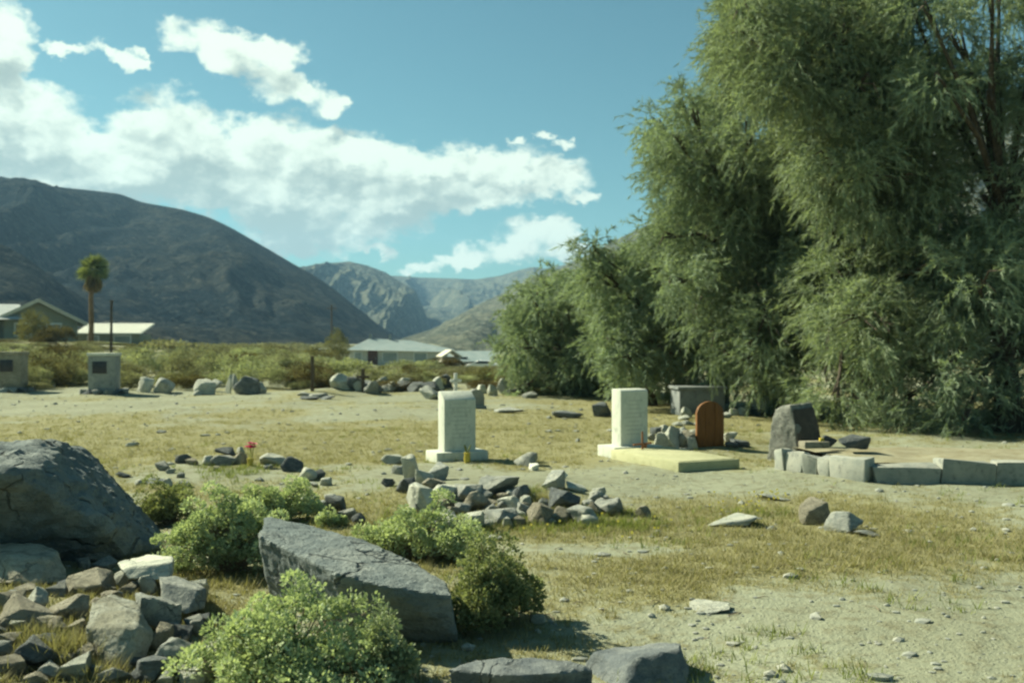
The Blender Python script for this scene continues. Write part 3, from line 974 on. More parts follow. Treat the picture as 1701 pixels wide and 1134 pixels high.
HB = 'stones piled round the wooden headboard grave'
for a in [(1098, 733, 22, 26, 'rock_pale', 'pale stone at the left tip of the headboard\'s stone pile'), (1118, 729, 26, 36, 'rock_pale', 'tall pale stone in the middle of the headboard\'s stone pile'), (1140, 734, 26, 28, 'rock_tan', 'round tan stone touching the headboard\'s left side'),
          (1130, 715, 22, 14, 'rock_grey', None), (1105, 712, 18, 14, 'rock_pale', None), (1090, 716, 18, 14, 'rock_dark', None), (1150, 720, 18, 16, 'rock_pale', None), (1125, 704, 16, 9, 'rock_pale', None), (1142, 702, 18, 8, 'rock_grey', None),
          (1150, 738, 14, 22, 'rock_grey', None), (1212, 728, 22, 18, 'rock_pale', 'pale stone right of the wooden headboard'), (1228, 738, 30, 12, 'rock_dark', 'dark flat stone right of the wooden headboard'), (1215, 739, 20, 10, 'rock_dark', None),
          (1082, 728, 14, 12, 'rock_grey', None), (1110, 742, 16, 12, 'rock_pale', None), (1135, 748, 16, 8, 'rock_pale', None), (1160, 703, 16, 9, 'rock_grey', None)]:
    rock(*a[:5], a[5] or 'small stone in the pile beside the wooden headboard', HB, tilt=14)

# stones out on the cemetery ground
for a in [(848, 681, 46, 12, 'rock_grey', 'low flat rock right of the small dark gravestone'), (942, 687, 46, 16, 'rock_dark', 'dark hump of rock with a lit left end, mid cemetery'),
          (1000, 680, 28, 26, 'rock_dark', 'dark leaning stone just left of the second white headstone'), (1215, 866, 74, 17, 'kerb_stone', 'flat pale rock among yellow grass right of the nearest grave'),
          (1352, 852, 46, 44, 'rock_tan', 'pointed pink-tan rock alone on the right'), (1404, 868, 56, 36, 'rock_grey', 'grey peaked rock right of the pointed tan one'),
          (1440, 888, 40, 12, 'rock_grey', 'low grey stone right of the peaked one'), (220, 738, 18, 8, 'rock_pale', 'tiny pale stone alone on the dirt behind the great boulder'), (268, 716, 16, 6, 'rock_grey', 'tiny flat stone on the dirt, farthest behind the flowered grave'),
          (1285, 828, 52, 12, 'rock_grey', 'long low stone in front of the cream slab\'s right end'), (1178, 1012, 60, 14, 'rock_pale', 'low pale stone at the right in front of the dry grass'), (755, 890, 20, 10, 'rock_grey', 'small grey stone in front of the nearest grave\'s ring'),
          (820, 893, 22, 10, 'rock_grey', 'small grey stone just beyond the dark shrub'), (893, 1030, 24, 16, 'rock_pale', 'small pale stone right of the dark shrub')]:
    rock(*a[:6])
# stones along the far border
FB = 'rocks along the far edge of the cemetery'
for a in [(242, 640, 26, 26, 'rock_pale', 'pale leaning slab, first in the far border right of the white marker'), (262, 628, 26, 14, 'rock_pale', 'pale capstone in the far border right of the white marker'), (272, 640, 32, 28, 'rock_grey', 'big round grey boulder in the far border near the white marker'),
          (340, 641, 32, 30, 'rock_pale', 'pale blocky rock in the far border, left of the upright pair'), (329, 652, 16, 10, 'rock_pale', None), (356, 640, 22, 22, 'rock_grey', None), (380, 638, 10, 32, 'rock_pale', 'slim upright pale stone in the far border'),
          (393, 637, 12, 34, 'rock_grey', 'slim upright grey stone in the far border'), (415, 640, 44, 32, 'rock_dark', 'dark wide boulder in the far border'), (433, 644, 18, 20, 'rock_grey', None),
          (596, 640, 14, 22, 'rock_pale', None), (622, 643, 30, 20, 'rock_dark', None), (645, 641, 26, 22, 'rock_grey', None), (668, 640, 30, 22, 'rock_dark', None), (690, 642, 26, 18, 'rock_dark', None), (578, 632, 16, 14, 'rock_grey', None),
          (632, 628, 20, 14, 'rock_grey', None), (660, 626, 22, 12, 'rock_pale', None), (716, 643, 36, 20, 'rock_dark', None), (718, 652, 40, 24, 'rock_grey', 'large pale edged boulder left of the taller white headstone'),
          (800, 646, 18, 16, 'rock_pale', None), (818, 648, 16, 20, 'rock_pale', None), (835, 642, 18, 28, 'rock_grey', 'peaked grey rock in the far border under the first tree'), (855, 650, 26, 14, 'rock_dark', None), (880, 655, 24, 12, 'rock_grey', None),
          (955, 648, 30, 16, 'rock_grey', None), (990, 645, 24, 14, 'rock_grey', None), (1010, 640, 26, 16, 'rock_tan', None), (60, 622, 24, 14, 'rock_grey', None), (90, 626, 26, 16, 'rock_grey', None), (110, 630, 22, 14, 'rock_pale', None), (78, 614, 20, 10, 'rock_pale', None),
          (1218, 684, 16, 14, 'rock_pale', None), (1233, 683, 14, 16, 'rock_pale', None), (1246, 682, 16, 16, 'rock_pale', None), (1258, 685, 18, 14, 'rock_dark', None), (1140, 685, 18, 20, 'rock_pale', 'bright pale rock at the concrete tomb\'s left corner'), (1136, 694, 18, 8, 'rock_pale', None),
          (1205, 690, 18, 10, 'rock_grey', None), (620, 632, 12, 12, 'white_block', None)] + [(random.Random(i + 3).uniform(545, 745), random.Random(i + 33).uniform(628, 646), random.Random(i + 63).uniform(16, 34), random.Random(i + 93).uniform(14, 26), ('rock_dark', 'rock_grey', 'rock_pale')[i % 3], None) for i in range(18)] + [(random.Random(i + 203).uniform(45, 130), random.Random(i + 233).uniform(618, 640), random.Random(i + 263).uniform(14, 24), random.Random(i + 293).uniform(10, 16), ('rock_grey', 'rock_pale')[i % 2], None) for i in range(8)]:
    rock(*a[:5], a[5] or ('dark' if a[4] == 'rock_dark' else 'pale' if a[4] == 'rock_pale' else 'grey') + ' rock in the far border ' + ('beside the white marker' if a[0] < 220 else 'left of the tall dark post' if a[0] < 500 else 'between the dark cross and white headstone' if a[0] < 740 else 'under the first tree' if a[0] < 1020 else 'beside the concrete tomb'), FB, tilt=14)


# ------------------------------------------------------------------ graves
PHI = R(25)


def arch(w, h, n=14):
    r = w / 2
    return [(-r, 0), (r, 0)] + [(r * math.cos(t), h - r + r * math.sin(t)) for t in np.linspace(0, math.pi, n)]


def headstone(u, v, label, w, t, h, bw, bt, bhh, chamfer, rz):
    c = ground_at(u, v)
    e = empty('headstone', (c.x, c.y, c.z - .02), rz, label, 'headstone', 'white marble headstones')
    MB().box((0, 0, bhh / 2), (bw, bt, bhh), bevel=.012).build('base', M['marble'], e)
    prof = [(-t / 2, 0), (t / 2, 0), (t / 2, h - .02), (t / 2 - .02, h), (-t / 2 + chamfer[0], h - .004), (-t / 2 + .01, h - chamfer[1]), (-t / 2, h - chamfer[1] - .012)]
    b = MB().prism(prof, w, 'X', .008)
    b.build('stone', M['marble'], e, loc=(0, 0, bhh))
    # worn lettering: shallow bands cut on the face
    mb = MB()
    rr = random.Random(int(u))
    for k in range(9):
        z = h * .80 - k * .062
        ww = w * rr.uniform(.4, .72)
        mb.box((rr.uniform(-.02, .02), -t / 2 - .0015, z), (ww, .003, .012))
    e2 = mb.build('worn_inscription', M['inscription'], e, loc=(0, 0, bhh))
    return e


M['inscription'] = solid('inscription', [(.33, .36, .33), (.43, .45, .40)], 60, .7, lo=.4, hi=.6)
headstone(759, 764, 'taller white marble headstone with a sloping top beside the yellow vase', .49, .25, .86, .80, .46, .165, (.17, .11), PHI)
headstone(1046, 757, 'white marble headstone with a flat top at the head of the cream slab', .47, .26, .84, .82, .50, .18, (.05, .02), PHI)
# the cream slab
c = ground_at(1046, 757)
ax = Vector((math.sin(PHI), -math.cos(PHI), 0))
mid = c + ax * (.28 + .85)
e = empty('grave_slab', (mid.x, mid.y, c.z - .03), PHI, 'long cream concrete slab on the ground before the flat topped white headstone', 'slab')
MB().box((0, 0, .085), (.98, 1.70, .17), bevel=.01).build('slab_body', M['slab_cream'], e)
MB().box((0, 0, .172), (.90, 1.62, .012), bevel=.004).build('slab_top', M['slab_cream'], e)

# rusty cross before the second headstone
c = ground_at(1067, 763)
e = empty('metal_cross', c, R(15), 'thin rusty metal cross stuck beside the flat topped white headstone', 'cross')
MB().tube([(0, 0, -.1), (0, 0, .40)], [.017, .015]).build('upright', M['rust'], e)
MB().tube([(-.14, 0, .21), (.14, 0, .23)], [.014, .014]).build('crossbar', M['rust'], e)
MB().box((.03, -.02, .19), (.06, .03, .06), bevel=.01).build('bow', M['rust'], e)

# wooden headboard
c = ground_at(1181, 747)
e = empty('headboard', (c.x, c.y + .1, g1(c.x, c.y + .1) - .03), R(12), 'reddish brown wooden headboard with a rounded top on a stone-piled grave', 'headboard')
for k, (x0, x1) in enumerate([(-.23, -.08), (-.08, .075), (.075, .23)]):
    r = .23
    pl = [(x0 + .002, 0), (x1 - .002, 0)]
    for q in np.linspace(x1 - .002, x0 + .002, 8):
        pl.append((q, .60 - .0 + math.sqrt(max(r * r - q * q, 0)) * .92 - .07))
    b = MB().prism(pl, .065, 'Y', .004)
    o = b.build('plank', M['redwood'], e)
    o.location.y = (k % 2) * .006
# white cross far behind the first headstone
c = ground_at(757, 662)
e = empty('white_cross', c, R(10), 'small white cross standing behind the taller white headstone', 'cross')
MB().box((0, 0, .36), (.10, .07, .78), bevel=.01).build('upright', M['white_paint'], e)
MB().box((0, -.003, .52), (.34, .064, .09), bevel=.01).build('crossbar', M['white_paint'], e)
# small dark gravestone right behind it
c = ground_at(790, 679)
e = empty('small_gravestone', c, R(20), 'small grey gravestone half hidden behind the taller white headstone', 'gravestone')
MB().prism(arch(.42, .44), .16, 'Y', .01).build('stone', M['concrete'], e, loc=(0, 0, .05))
MB().box((0, 0, .03), (.5, .26, .1), bevel=.01).build('base', M['concrete'], e)
# concrete tomb
c = ground_at(1168, 690)
e = empty('tomb', (c.x, c.y + .7, c.z), R(4), 'low grey concrete box tomb under the trees behind the wooden headboard', 'tomb')
MB().box((0, 0, .27), (1.06, .9, .60), bevel=.015).build('body', M['tomb_concrete_shaded'], e)
MB().box((0, 0, .60), (1.16, 1.0, .07), bevel=.015).build('lid', M['tomb_concrete_shaded'], e)
# white block
c = ground_at(1290, 686)
e = empty('white_tomb', (c.x, c.y + .5, c.z), R(14), 'low white painted tomb behind the rough grey monument', 'tomb')
MB().box((0, 0, .13), (.70, 1.0, .34), bevel=.02).build('body', M['white_block'], e)
MB().box((0, 0, .32), (.76, 1.06, .05), bevel=.012).build('lid', M['white_block'], e)
# white pier with plaque and its neighbour
def pier(u, v, w, h, mat, label, rz, dx):
    c = ground_at(u, v)
    e = empty('stone_marker', (c.x, c.y + .4, c.z - .05), rz, label, 'marker', 'squat markers with dark plaques at the far edge')
    MB().box((0, 0, h / 2), (w, w * .75, h), bevel=.02).build('pillar', mat, e)
    MB().box((0, 0, h + .03), (w + .06, w * .75 + .06, .09), bevel=.015).build('cap', M['white_block'] if dx else mat, e)
    pq = MB().box((-.06, -w * .375 - .012, h * .70), (w * .52, .025, h * .30), bevel=.004).build('plaque', M['plaque'], e)
    for k in range(11):
        a = k / 11 * 2 * math.pi
        o = link('base_stone', random.choice(PROTO), M[random.choice(('rock_grey', 'rock_dark', 'rock_grey'))], e)
        o.scale = (.34, .3, .26)
        o.location = (math.cos(a) * (w * .62 + .08), math.sin(a) * (w * .5 + .1), .08)
        o.rotation_euler = (0, 0, a)
pier(165, 655, .84, 1.28, M['concrete'], 'pale plastered marker with a white cap and square dark plaque', R(6), True)
pier(10, 652, .80, 1.30, M['rock_tan'], 'brown stone marker with a dark plaque at the photo\'s left edge', R(4), False)
# dark posts
for (u, v, h, lab, arm) in [(519, 651, 1.06, 'dark wooden post rising from a low stone mound', False), (603, 651, .72, 'short dark wooden cross among the far border rocks', True)]:
    c = ground_at(u, v)
    e = empty('grave_post', (c.x, c.y, c.z - .1), 0, lab, 'post')
    MB().box((0, 0, h / 2 + .05), (.10, .08, h + .1), bevel=.01).build('post', M['post_wood'], e)
    if arm:
        MB().box((0, -.05, h * .78), (.40, .05, .09), bevel=.01).build('crossbar', M['post_wood'], e)
    else:
        MB().box((0, 0, h + .11), (.12, .10, .03), bevel=.01).build('cap', M['post_wood'], e)
for a in [(505, 656, 26, 9, 'rock_grey'), (530, 657, 30, 10, 'rock_grey'), (545, 660, 22, 8, 'rock_dark'), (515, 661, 30, 8, 'rock_dark')]:
    rock(*a, label='low stone in the mound round the tall dark post', group='stones of the post mound')

# yellow vase with dried flowers
def vase(u, v, label):
    c = ground_at(u, v)
    e = empty('vase', c, 0, label, 'vase')
    b = MB()
    b.tube([(0, 0, 0), (0, 0, .05), (0, 0, .12), (0, 0, .145)], [.035, .05, .042, .05], 12)
    b.build('pot', M['yellow_vase'], e)
    b = MB()
    for k in range(9):
        a = random.uniform(0, 6.28)
        b.tube([(0, 0, .12), (.03 * math.cos(a), .03 * math.sin(a), .2), (.06 * math.cos(a), .06 * math.sin(a), .26)], [.006, .012, .002], 5)
    b.build('dried_stems', M['stem_green'], e)
vase(776, 771, 'yellow vase with dry stems before the taller white headstone')


def flower():
    c = ground_at(416, 775)
    e = empty('flowers', c, 0, 'pink artificial flowers on yellow stems in the stone ringed grave', 'flowers')
    heads = [(0, 0, .25), (.045, .01, .275), (-.04, .02, .24), (.02, -.04, .235), (.05, -.02, .24), (-.01, .03, .285)]
    for (x, y, z) in heads:
        h = MB()
        for j in range(3):
            n = 7 - j
            for i in range(n):
                a = i / n * 6.283 + j * .5
                rad = .052 - j * .013
                p = Vector((x, y, z))
                o1 = Vector((math.cos(a), math.sin(a), .25 + j * .6)).normalized() * rad
                s = Vector((-math.sin(a), math.cos(a), 0)) * rad * .45
                h.quad(p, p + o1 * .7 + s, p + o1, p + o1 * .7 - s)
        h.build('bloom', M['pink'], e, smooth=None)
        MB().tube([(x * .2, y * .2, -.02), (x * .6, y * .6, z * .6), (x, y, z)], [.006, .006, .005], 5).build('stem', M['stem_yellow'], e)
    MB().tube([(0, 0, -.02), (0, 0, .06), (0, 0, .10)], [.03, .04, .045], 10).build('pot', M['yellow_vase'], e)


flower()

# raised plot on the right: rough kerb stones round packed soil
def kerb_plot():
    A = ground_at(1442, 800)         # near corner
    Bc = ground_at(1296, 778)        # far left end
    Dr = A + Vector((6.5, -.35, 0))
    e = empty('kerbed_plot', A, 0, 'raised burial plot edged with pale rough kerb stones on the right', 'grave plot')
    def block(p, q, hgt, thick, mat, seed, name='kerb_stone'):
        r = random.Random(seed)
        d = (q - p)
        L = d.length
        d.normalize()
        nrm = Vector((-d.y, d.x, 0))
        cen = (p + q) / 2 - A
        bm = bmesh.new()
        bmesh.ops.create_cube(bm, size=1.0, matrix=Matrix.Diagonal((L * .985, thick, hgt, 1)))
        for vv in bm.verts:
            vv.co += Vector((r.uniform(-.03, .03), r.uniform(-.035, .035), r.uniform(-.045, .045)))
        bmesh.ops.bevel(bm, geom=bm.edges[:], offset=.02, segments=2, affect='EDGES', profile=.6)
        bmesh.ops.subdivide_edges(bm, edges=bm.edges[:], cuts=1, use_grid_fill=True)
        me = bpy.data.meshes.new(name)
        bm.to_mesh(me)
        bm.free()
        roughen(me, .03, 6, seed, 4, sharp=40)
        z = g1((p.x + q.x) / 2, (p.y + q.y) / 2) - A.z
        o = link(name, me, mat, e, loc=(cen.x, cen.y, z + hgt / 2 - .06), rot=(0, 0, math.atan2(d.y, d.x)))
    fr = [0, .34, .50, .67, .88, 1.0]
    hs = [.30, .27, .28, .29, .33]
    for i in range(5):
        block(A.lerp(Bc, fr[i]), A.lerp(Bc, fr[i + 1]), hs[i], .24, M['kerb_stone'], 50 + i)
    xs = [0.0, .12, .22, .33, .43, .54, .66, .77, .88, 1.0]
    for i in range(9):
        block(A.lerp(Dr, xs[i]) + Vector((.05, .02, 0)), A.lerp(Dr, xs[i + 1]) + Vector((.05, .02, 0)), .29 + .03 * ((i * 7) % 3), .26, M['kerb_stone'], 70 + i)
    # packed soil inside
    far = Bc + (Dr - A) + Vector((0, 1.2, 0))
    fl = Bc + Vector((.3, 1.4, 0))
    n = 30
    vs, fs = [], []
    for i in range(n + 1):
        for j in range(n + 1):
            p = A.lerp(Dr, i / n).lerp(fl.lerp(far, i / n), j / n) - A
            nz = float(fbm(np.array([[p.x * 1.3, p.y * 1.3, 3.0]]), 3, 5)[0])
            edge = sstep(np.array([j / n]), .85, 1.0)[0]
            vs.append((p.x + .08, p.y + .1, .19 + .08 * (nz - .5) - edge * .5))
    idx = np.arange((n + 1) ** 2).reshape(n + 1, n + 1)
    fs = np.stack([idx[:-1, :-1], idx[1:, :-1], idx[1:, 1:], idx[:-1, 1:]], -1).reshape(-1, 4)
    link('packed_soil', np_mesh('packed_soil', np.array(vs), fs, None, True), M['soil'], e)
    return A, Bc


KA, KB = kerb_plot()
# rough monument standing at the plot's far left corner
def monument():
    c = ground_at(1322, 776)
    c = Vector(((1327 - 850.5) / F * 14.4, 14.4, .12))
    e = empty('rough_monument', c, R(24), 'rough grey stone monument with a dark smooth face on the kerbed plot', 'monument')
    h = .70
    pts = [(-.22, -.24, -.2), (.34, -.20, -.2), (.33, .26, -.2), (-.46, .30, -.2), (-.26, -.10, h * .96), (.22, -.07, h), (.21, .08, h * .95), (-.22, .12, h * .93), (-.24, -.19, .35), (.29, -.15, .35), (.28, .2, .4), (-.40, .24, .40), (-.34, .2, .6)]
    me = remeshed(hull_bm(pts), .022, 'stone')
    roughen(me, .025, 6, 77, 5)
    e.scale = (.84, .86, 1.0)
    link('stone', me, M['monument'], e)
    b = MB()
    b.prism([(-.20, .02), (.31, .02), (.27, .35), (.20, h - .06), (-.24, h - .09), (-.225, .35)], .03, 'Y', .004)
    b.build('dressed_face', M['granite_front'], e, loc=(0, -.228, 0), rot=(R(-9.5), 0, 0))


monument()
for (u, v, Y, w, d, h, mat, lab) in [(1352, 752, 13.5, .36, .2, .09, 'slab_cream', 'small tan stone ledge before the rough monument'), ]:
    p = P(u, v, Y)
    e = empty('stone_ledge', (p.x, p.y, .27), R(10), lab, 'ledge')
    MB().box((0, 0, .035), (w, d, .09), bevel=.012).build('ledge', M['rock_tan'], e)
    MB().box((.1, -.02, .10), (.06, .05, .05), bevel=.012).build('yellow_offering', M['yellow_vase'], e)
for (u, Y, w, h, lab) in [(1376, 13.7, .26, .16, 'smaller dark stone right of the rough monument'), (1418, 13.4, .42, .20, 'low dark triangular stone on the kerbed plot')]:
    o = link('rock', random.choice(FINE), M['rock_dark'])
    o.scale = (w, w * .7, h)
    o.location = ((u - 850.5) / F * Y, Y, .28 + h * .35)
    tag(o, lab, 'rock')

# ------------------------------------------------------------------ foliage builders
def unit(v):
    return v / np.maximum(np.linalg.norm(v, axis=-1, keepdims=True), 1e-9)


def rand_dirs(n, r):
    return unit(r.normal(size=(n, 3)))


def leaf_quads(c, d, nrm, ln, wd):
    """diamond leaves: base, two sides, tip"""
    s = unit(np.cross(d, nrm))
    up = np.cross(s, d)
    a = c
    b = c + d * ln[:, None] * .5 + s * wd[:, None] * .5 + up * ln[:, None] * .06
    t = c + d * ln[:, None] - up * ln[:, None] * .05
    e = c + d * ln[:, None] * .5 - s * wd[:, None] * .5 + up * ln[:, None] * .06
    v = np.stack([a, b, t, e], 1).reshape(-1, 3)
    f = np.arange(len(v)).reshape(-1, 4)
    return v, f


def shrub(name, label, base, w, d, h, nclump, leafsize, mat, seed, group=None, bare=.0, per=150, clump=.075):
    """a rounded desert shrub: twigs fan out to leaf clumps"""
    r = np.random.default_rng(seed)
    e = empty(name, base, 0, label, 'shrub', group)
    w, d, h = w * 1.16, d * 1.1, h * 1.2
    nd = max(3, int(nclump / 14))
    dx, dy = r.uniform(-.62, .62, nd), r.uniform(-.62, .62, nd)
    dr = r.uniform(.40, .62, nd)
    dh = r.uniform(.5, 1.0, nd) * (1 - .35 * np.hypot(dx, dy))
    dh[0] = 1.0
    kk = r.integers(0, nd, nclump)
    az = r.uniform(0, 2 * np.pi, nclump)
    el = np.arcsin(r.uniform(.0, 1, nclump))
    rad = r.uniform(.4, 1.0, nclump) ** .5
    cc = np.stack([(dx[kk] + np.cos(az) * np.cos(el) * dr[kk] * rad) * w / 2, (dy[kk] + np.sin(az) * np.cos(el) * dr[kk] * rad) * d / 2, dh[kk] * h * (.30 + .70 * np.sin(el) * rad)], 1)
    low = r.random(nclump) < .3
    cc[low, 2] *= r.uniform(.2, .8, low.sum())
    cr = clump * r.uniform(.7, 1.25, nclump)
    V, Fc, T = [], [], []
    off = 0
    for i in range(nclump):
        n = int(per * r.uniform(.7, 1.3))
        dirs = rand_dirs(n, r)
        dirs[:, 2] = np.abs(dirs[:, 2]) * 1.0 - .25
        dirs = unit(dirs)
        pos = cc[i] + dirs * (cr[i] * r.uniform(.45, 1.05, n) ** .6)[:, None]
        ld = unit(dirs * .9 + rand_dirs(n, r) * .65 + np.array([0, 0, .25]))
        nr = rand_dirs(n, r)
        ln = leafsize * r.uniform(.7, 1.35, n)
        v, f = leaf_quads(pos, ld, nr, ln, ln * r.uniform(.6, .85, n))
        t = np.repeat(np.clip(.2 + .45 * r.random(n) + .6 * (r.random() - .4), 0, 1), 4)
        V.append(v)
        Fc.append(f + off)
        T.append(t)
        off += len(v)
    me = np_mesh('foliage', np.concatenate(V), np.concatenate(Fc), np.concatenate(T))
    link('foliage', me, mat, e)
    b = MB()
    for i in range(nclump):
        p = Vector(cc[i])
        q = Vector((p.x * .35, p.y * .35, p.z * .55))
        b.tube([(p.x * .05, p.y * .05, -.03), q, p], [.009, .006, .003], 5)
    b.build('stems', M['twig'], e, smooth=60)
    return e


def at_px(u, v):
    return ground_at(u, v)


SH = 'grey green shrubs round the slab boulder'
shrub('desert_shrub', 'large pale green shrub in front of the slab boulder, spilling over the bottom edge', Vector((-1.09, 4.95, g1(-1.09, 4.95))), .86, .80, .43, 150, .021, M['shrub'], 1, SH, per=150)
shrub('desert_shrub', 'bushy green shrub left of the slab boulder, behind the rubble heap', at_px(362, 965) + Vector((0, .35, 0)), .82, .72, .52, 170, .022, M['shrub'], 2, SH, per=150)
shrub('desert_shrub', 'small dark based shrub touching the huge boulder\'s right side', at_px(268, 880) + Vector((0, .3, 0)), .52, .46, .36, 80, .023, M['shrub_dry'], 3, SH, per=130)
shrub('desert_shrub', 'low shrub spreading behind the slab boulder\'s high end', at_px(432, 885) + Vector((0, .5, 0)), .60, .55, .34, 95, .023, M['shrub'], 4, SH, per=140)
shrub('desert_shrub', 'bright green shrub behind the slab boulder\'s middle, near the nearest grave', at_px(695, 945) + Vector((0, .40, 0)), .86, .55, .40, 140, .022, M['shrub'], 5, SH, per=150)
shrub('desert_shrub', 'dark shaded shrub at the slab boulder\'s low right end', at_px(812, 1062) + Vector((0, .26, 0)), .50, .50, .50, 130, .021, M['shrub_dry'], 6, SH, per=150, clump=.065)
shrub('desert_shrub', 'grey leaved shrub between the front green shrub and the slab boulder', Vector((-.66, 4.95, g1(-.66, 4.95))), .30, .3, .30, 50, .02, M['shrub_grey'], 7, SH, per=130, clump=.055)
shrub('desert_shrub', 'tiny shrub sprig behind the slab boulder\'s upper edge', at_px(540, 885) + Vector((0, .15, 0)), .22, .2, .13, 16, .023, M['shrub'], 8, SH, per=120, clump=.05)
shrub('desert_shrub', 'small yellowish sprig beside the dark slab with a bright edge', at_px(292, 956) + Vector((0, .02, 0)), .18, .18, .09, 12, .02, M['shrub'], 9, None, per=100, clump=.04)


def tuft_mesh(name, cx, cy, hh, nb, mat, r, spread=.05, wd=.005, lean=.5, kind='stuff', label=None):
    """grass blades as thin triangles"""
    n = len(cx)
    k = nb
    x = np.repeat(cx, k) + r.normal(0, spread, n * k)
    y = np.repeat(cy, k) + r.normal(0, spread, n * k)
    z = gh(x, y) - .005
    h = np.repeat(hh, k) * r.uniform(.5, 1.2, n * k)
    a = r.uniform(0, 2 * np.pi, n * k)
    ln = h * lean * r.uniform(.3, 1.6, n * k)
    tip = np.stack([x + np.cos(a) * ln, y + np.sin(a) * ln, z + h], 1)
    s = np.stack([-np.sin(a), np.cos(a), 0 * a], 1) * wd
    b = np.stack([x, y, z], 1)
    v = np.stack([b - s, b + s, tip], 1).reshape(-1, 3)
    f = np.arange(len(v)).reshape(-1, 3)
    t = np.repeat(np.clip(np.repeat(r.random(n), k) * .7 + r.random(n * k) * .4, 0, 1), 3)
    o = link(name, np_mesh(name, v, f, t), mat)
    tag(o, label, None, None, kind)
    return o


def scatter_grass():
    r = np.random.default_rng(77)
    N = 120000
    y = 4.2 * (36 / 4.2) ** r.random(N)
    x = (r.random(N) * 2 - 1) * (.62 * y + .8)
    m = grass_mask(x, y)
    keep = r.random(N) < np.clip((m - .25) * 1.3, 0, .95)
    # keep out of the plot, off the slabs
    keep &= ~((x > 4.2) & (y > 12.2) & (y < 15.2))
    keep &= ~((x > 1.0) & (x < 3.0) & (y > 12.3) & (y < 14.6))
    x, y = x[keep], y[keep]
    h = (.018 + .035 * r.random(len(x))) * (.7 + .6 * grass_mask(x, y))
    tuft_mesh('dry_grass', x, y, h, 6, M['grass'], r, .035, .0035, 1.0)
    k = r.permutation(len(x))[:420]
    tuft_mesh('tall_grass', x[k], y[k], .05 + .07 * r.random(420), 16, M['grass'], r, .03, .003, .6)
    # greener weeds
    N = 9000
    y = 4.5 * (20 / 4.5) ** r.random(N)
    x = (r.random(N) * 2 - 1) * (.55 * y + .5)
    v = fbm(xy3(x, y, .8), 3, 91)
    k = (v > .60) & (r.random(N) < .35) & ~((x > 4.2) & (y > 12.2) & (y < 15.2)) & ~((x > 1.0) & (x < 3.0) & (y > 12.3) & (y < 14.6))
    x, y = x[k], y[k]
    extra = []
    for (u, vv, su, sv, nn) in [(1000, 850, 60, 20, 130), (880, 815, 20, 12, 50), (900, 870, 120, 10, 200), (385, 782, 25, 8, 60), (400, 775, 90, 8, 80), (1250, 845, 60, 14, 90), (770, 860, 80, 14, 120), (1035, 870, 40, 8, 70)]:
        for _ in range(nn):
            p = ground_at(u + r.normal() * su, vv + abs(r.normal()) * sv)
            extra.append((p.x, p.y))
    ex = np.array(extra)
    x, y = np.concatenate([x, ex[:, 0]]), np.concatenate([y, ex[:, 1]])
    tuft_mesh('green_weeds', x, y, .03 + .07 * r.random(len(x)), 9, M['grass_green'], r, .03, .004, .7)


scatter_grass()
# yellow grass clump in the rubble heap, and dry clumps
def clump(u, v, n, h, label, mat, sp=.08, dz=0):
    r = np.random.default_rng(int(u * 7 + v))
    c = ground_at(u, v)
    o = tuft_mesh('grass_tuft', np.full(n, 0.0), np.full(n, 0.0), np.full(n, h), 8, mat, r, sp, .003, .8, 'stuff')
    # move to place
    me = o.data
    co = np.empty(len(me.vertices) * 3, np.float32)
    me.vertices.foreach_get('co', co)
    co = co.reshape(-1, 3)
    co[:, 2] -= gh(co[:, 0], co[:, 1]) * 1.0
    me.vertices.foreach_set('co', co.ravel())
    me.update()
    o.location = c + Vector((0, 0, dz))
clump(104, 1085, 90, .13, 'yellow dry grass tuft growing in the rubble heap', M['grass'])
clump(165, 655 + 470, 40, .10, 'small yellow grass tuft under the pale cubic block at the bottom edge', M['grass'], .06)
clump(58, 1060, 40, .10, 'thin dry grass between the brown stones at the left edge', M['grass'], .07)
clump(905, 835, 40, .14, 'brown dry weed growing inside the nearest grave\'s ring', M['grass'], .06)


# gravel and yellow wild flowers
def gravel():
    r = np.random.default_rng(5)
    N = 3600
    y = 4.3 * (32 / 4.3) ** r.random(N)
    x = (r.random(N) * 2 - 1) * (.6 * y + .6)
    ico = bmesh.new()
    bmesh.ops.create_icosphere(ico, subdivisions=1, radius=1)
    bv = np.array([list(v.co) for v in ico.verts])
    bf = np.array([[v.index for v in f.verts] for f in ico.faces])
    ico.free()
    s = np.clip(.003 + .007 * r.exponential(1, N), 0, .04) * (1 + .04 * y)
    z = gh(x, y)
    sc = np.stack([s * r.uniform(.8, 1.6, N), s * r.uniform(.7, 1.3, N), s * r.uniform(.4, .8, N)], 1)
    jig = r.uniform(.7, 1.25, (N, len(bv), 1))
    v = bv[None] * jig * sc[:, None] + np.stack([x, y, z + s * .15], 1)[:, None]
    f = bf[None] + (np.arange(N) * len(bv))[:, None, None]
    o = link('gravel', np_mesh('gravel', v.reshape(-1, 3), f.reshape(-1, 3)), M['kerb_stone'])
    tag(o, None, None, None, 'stuff')


gravel()


def sticks():
    r = np.random.default_rng(15)
    b = MB()
    for _ in range(150):
        y = 4.6 * (15 / 4.6) ** r.random()
        x = (r.random() * 2 - 1) * (.55 * y + .4)
        a = r.uniform(0, 6.28)
        L = r.uniform(.04, .16)
        z = g1(x, y) + .006
        b.tube([(x, y, z), (x + math.cos(a) * L * .5, y + math.sin(a) * L * .5, z + .012), (x + math.cos(a + .3) * L, y + math.sin(a + .3) * L, z)], [.0035, .003, .0015], 4)
    o = b.build('fallen_twigs', M['twig'], smooth=None)
    tag(o, kind='stuff')


sticks()


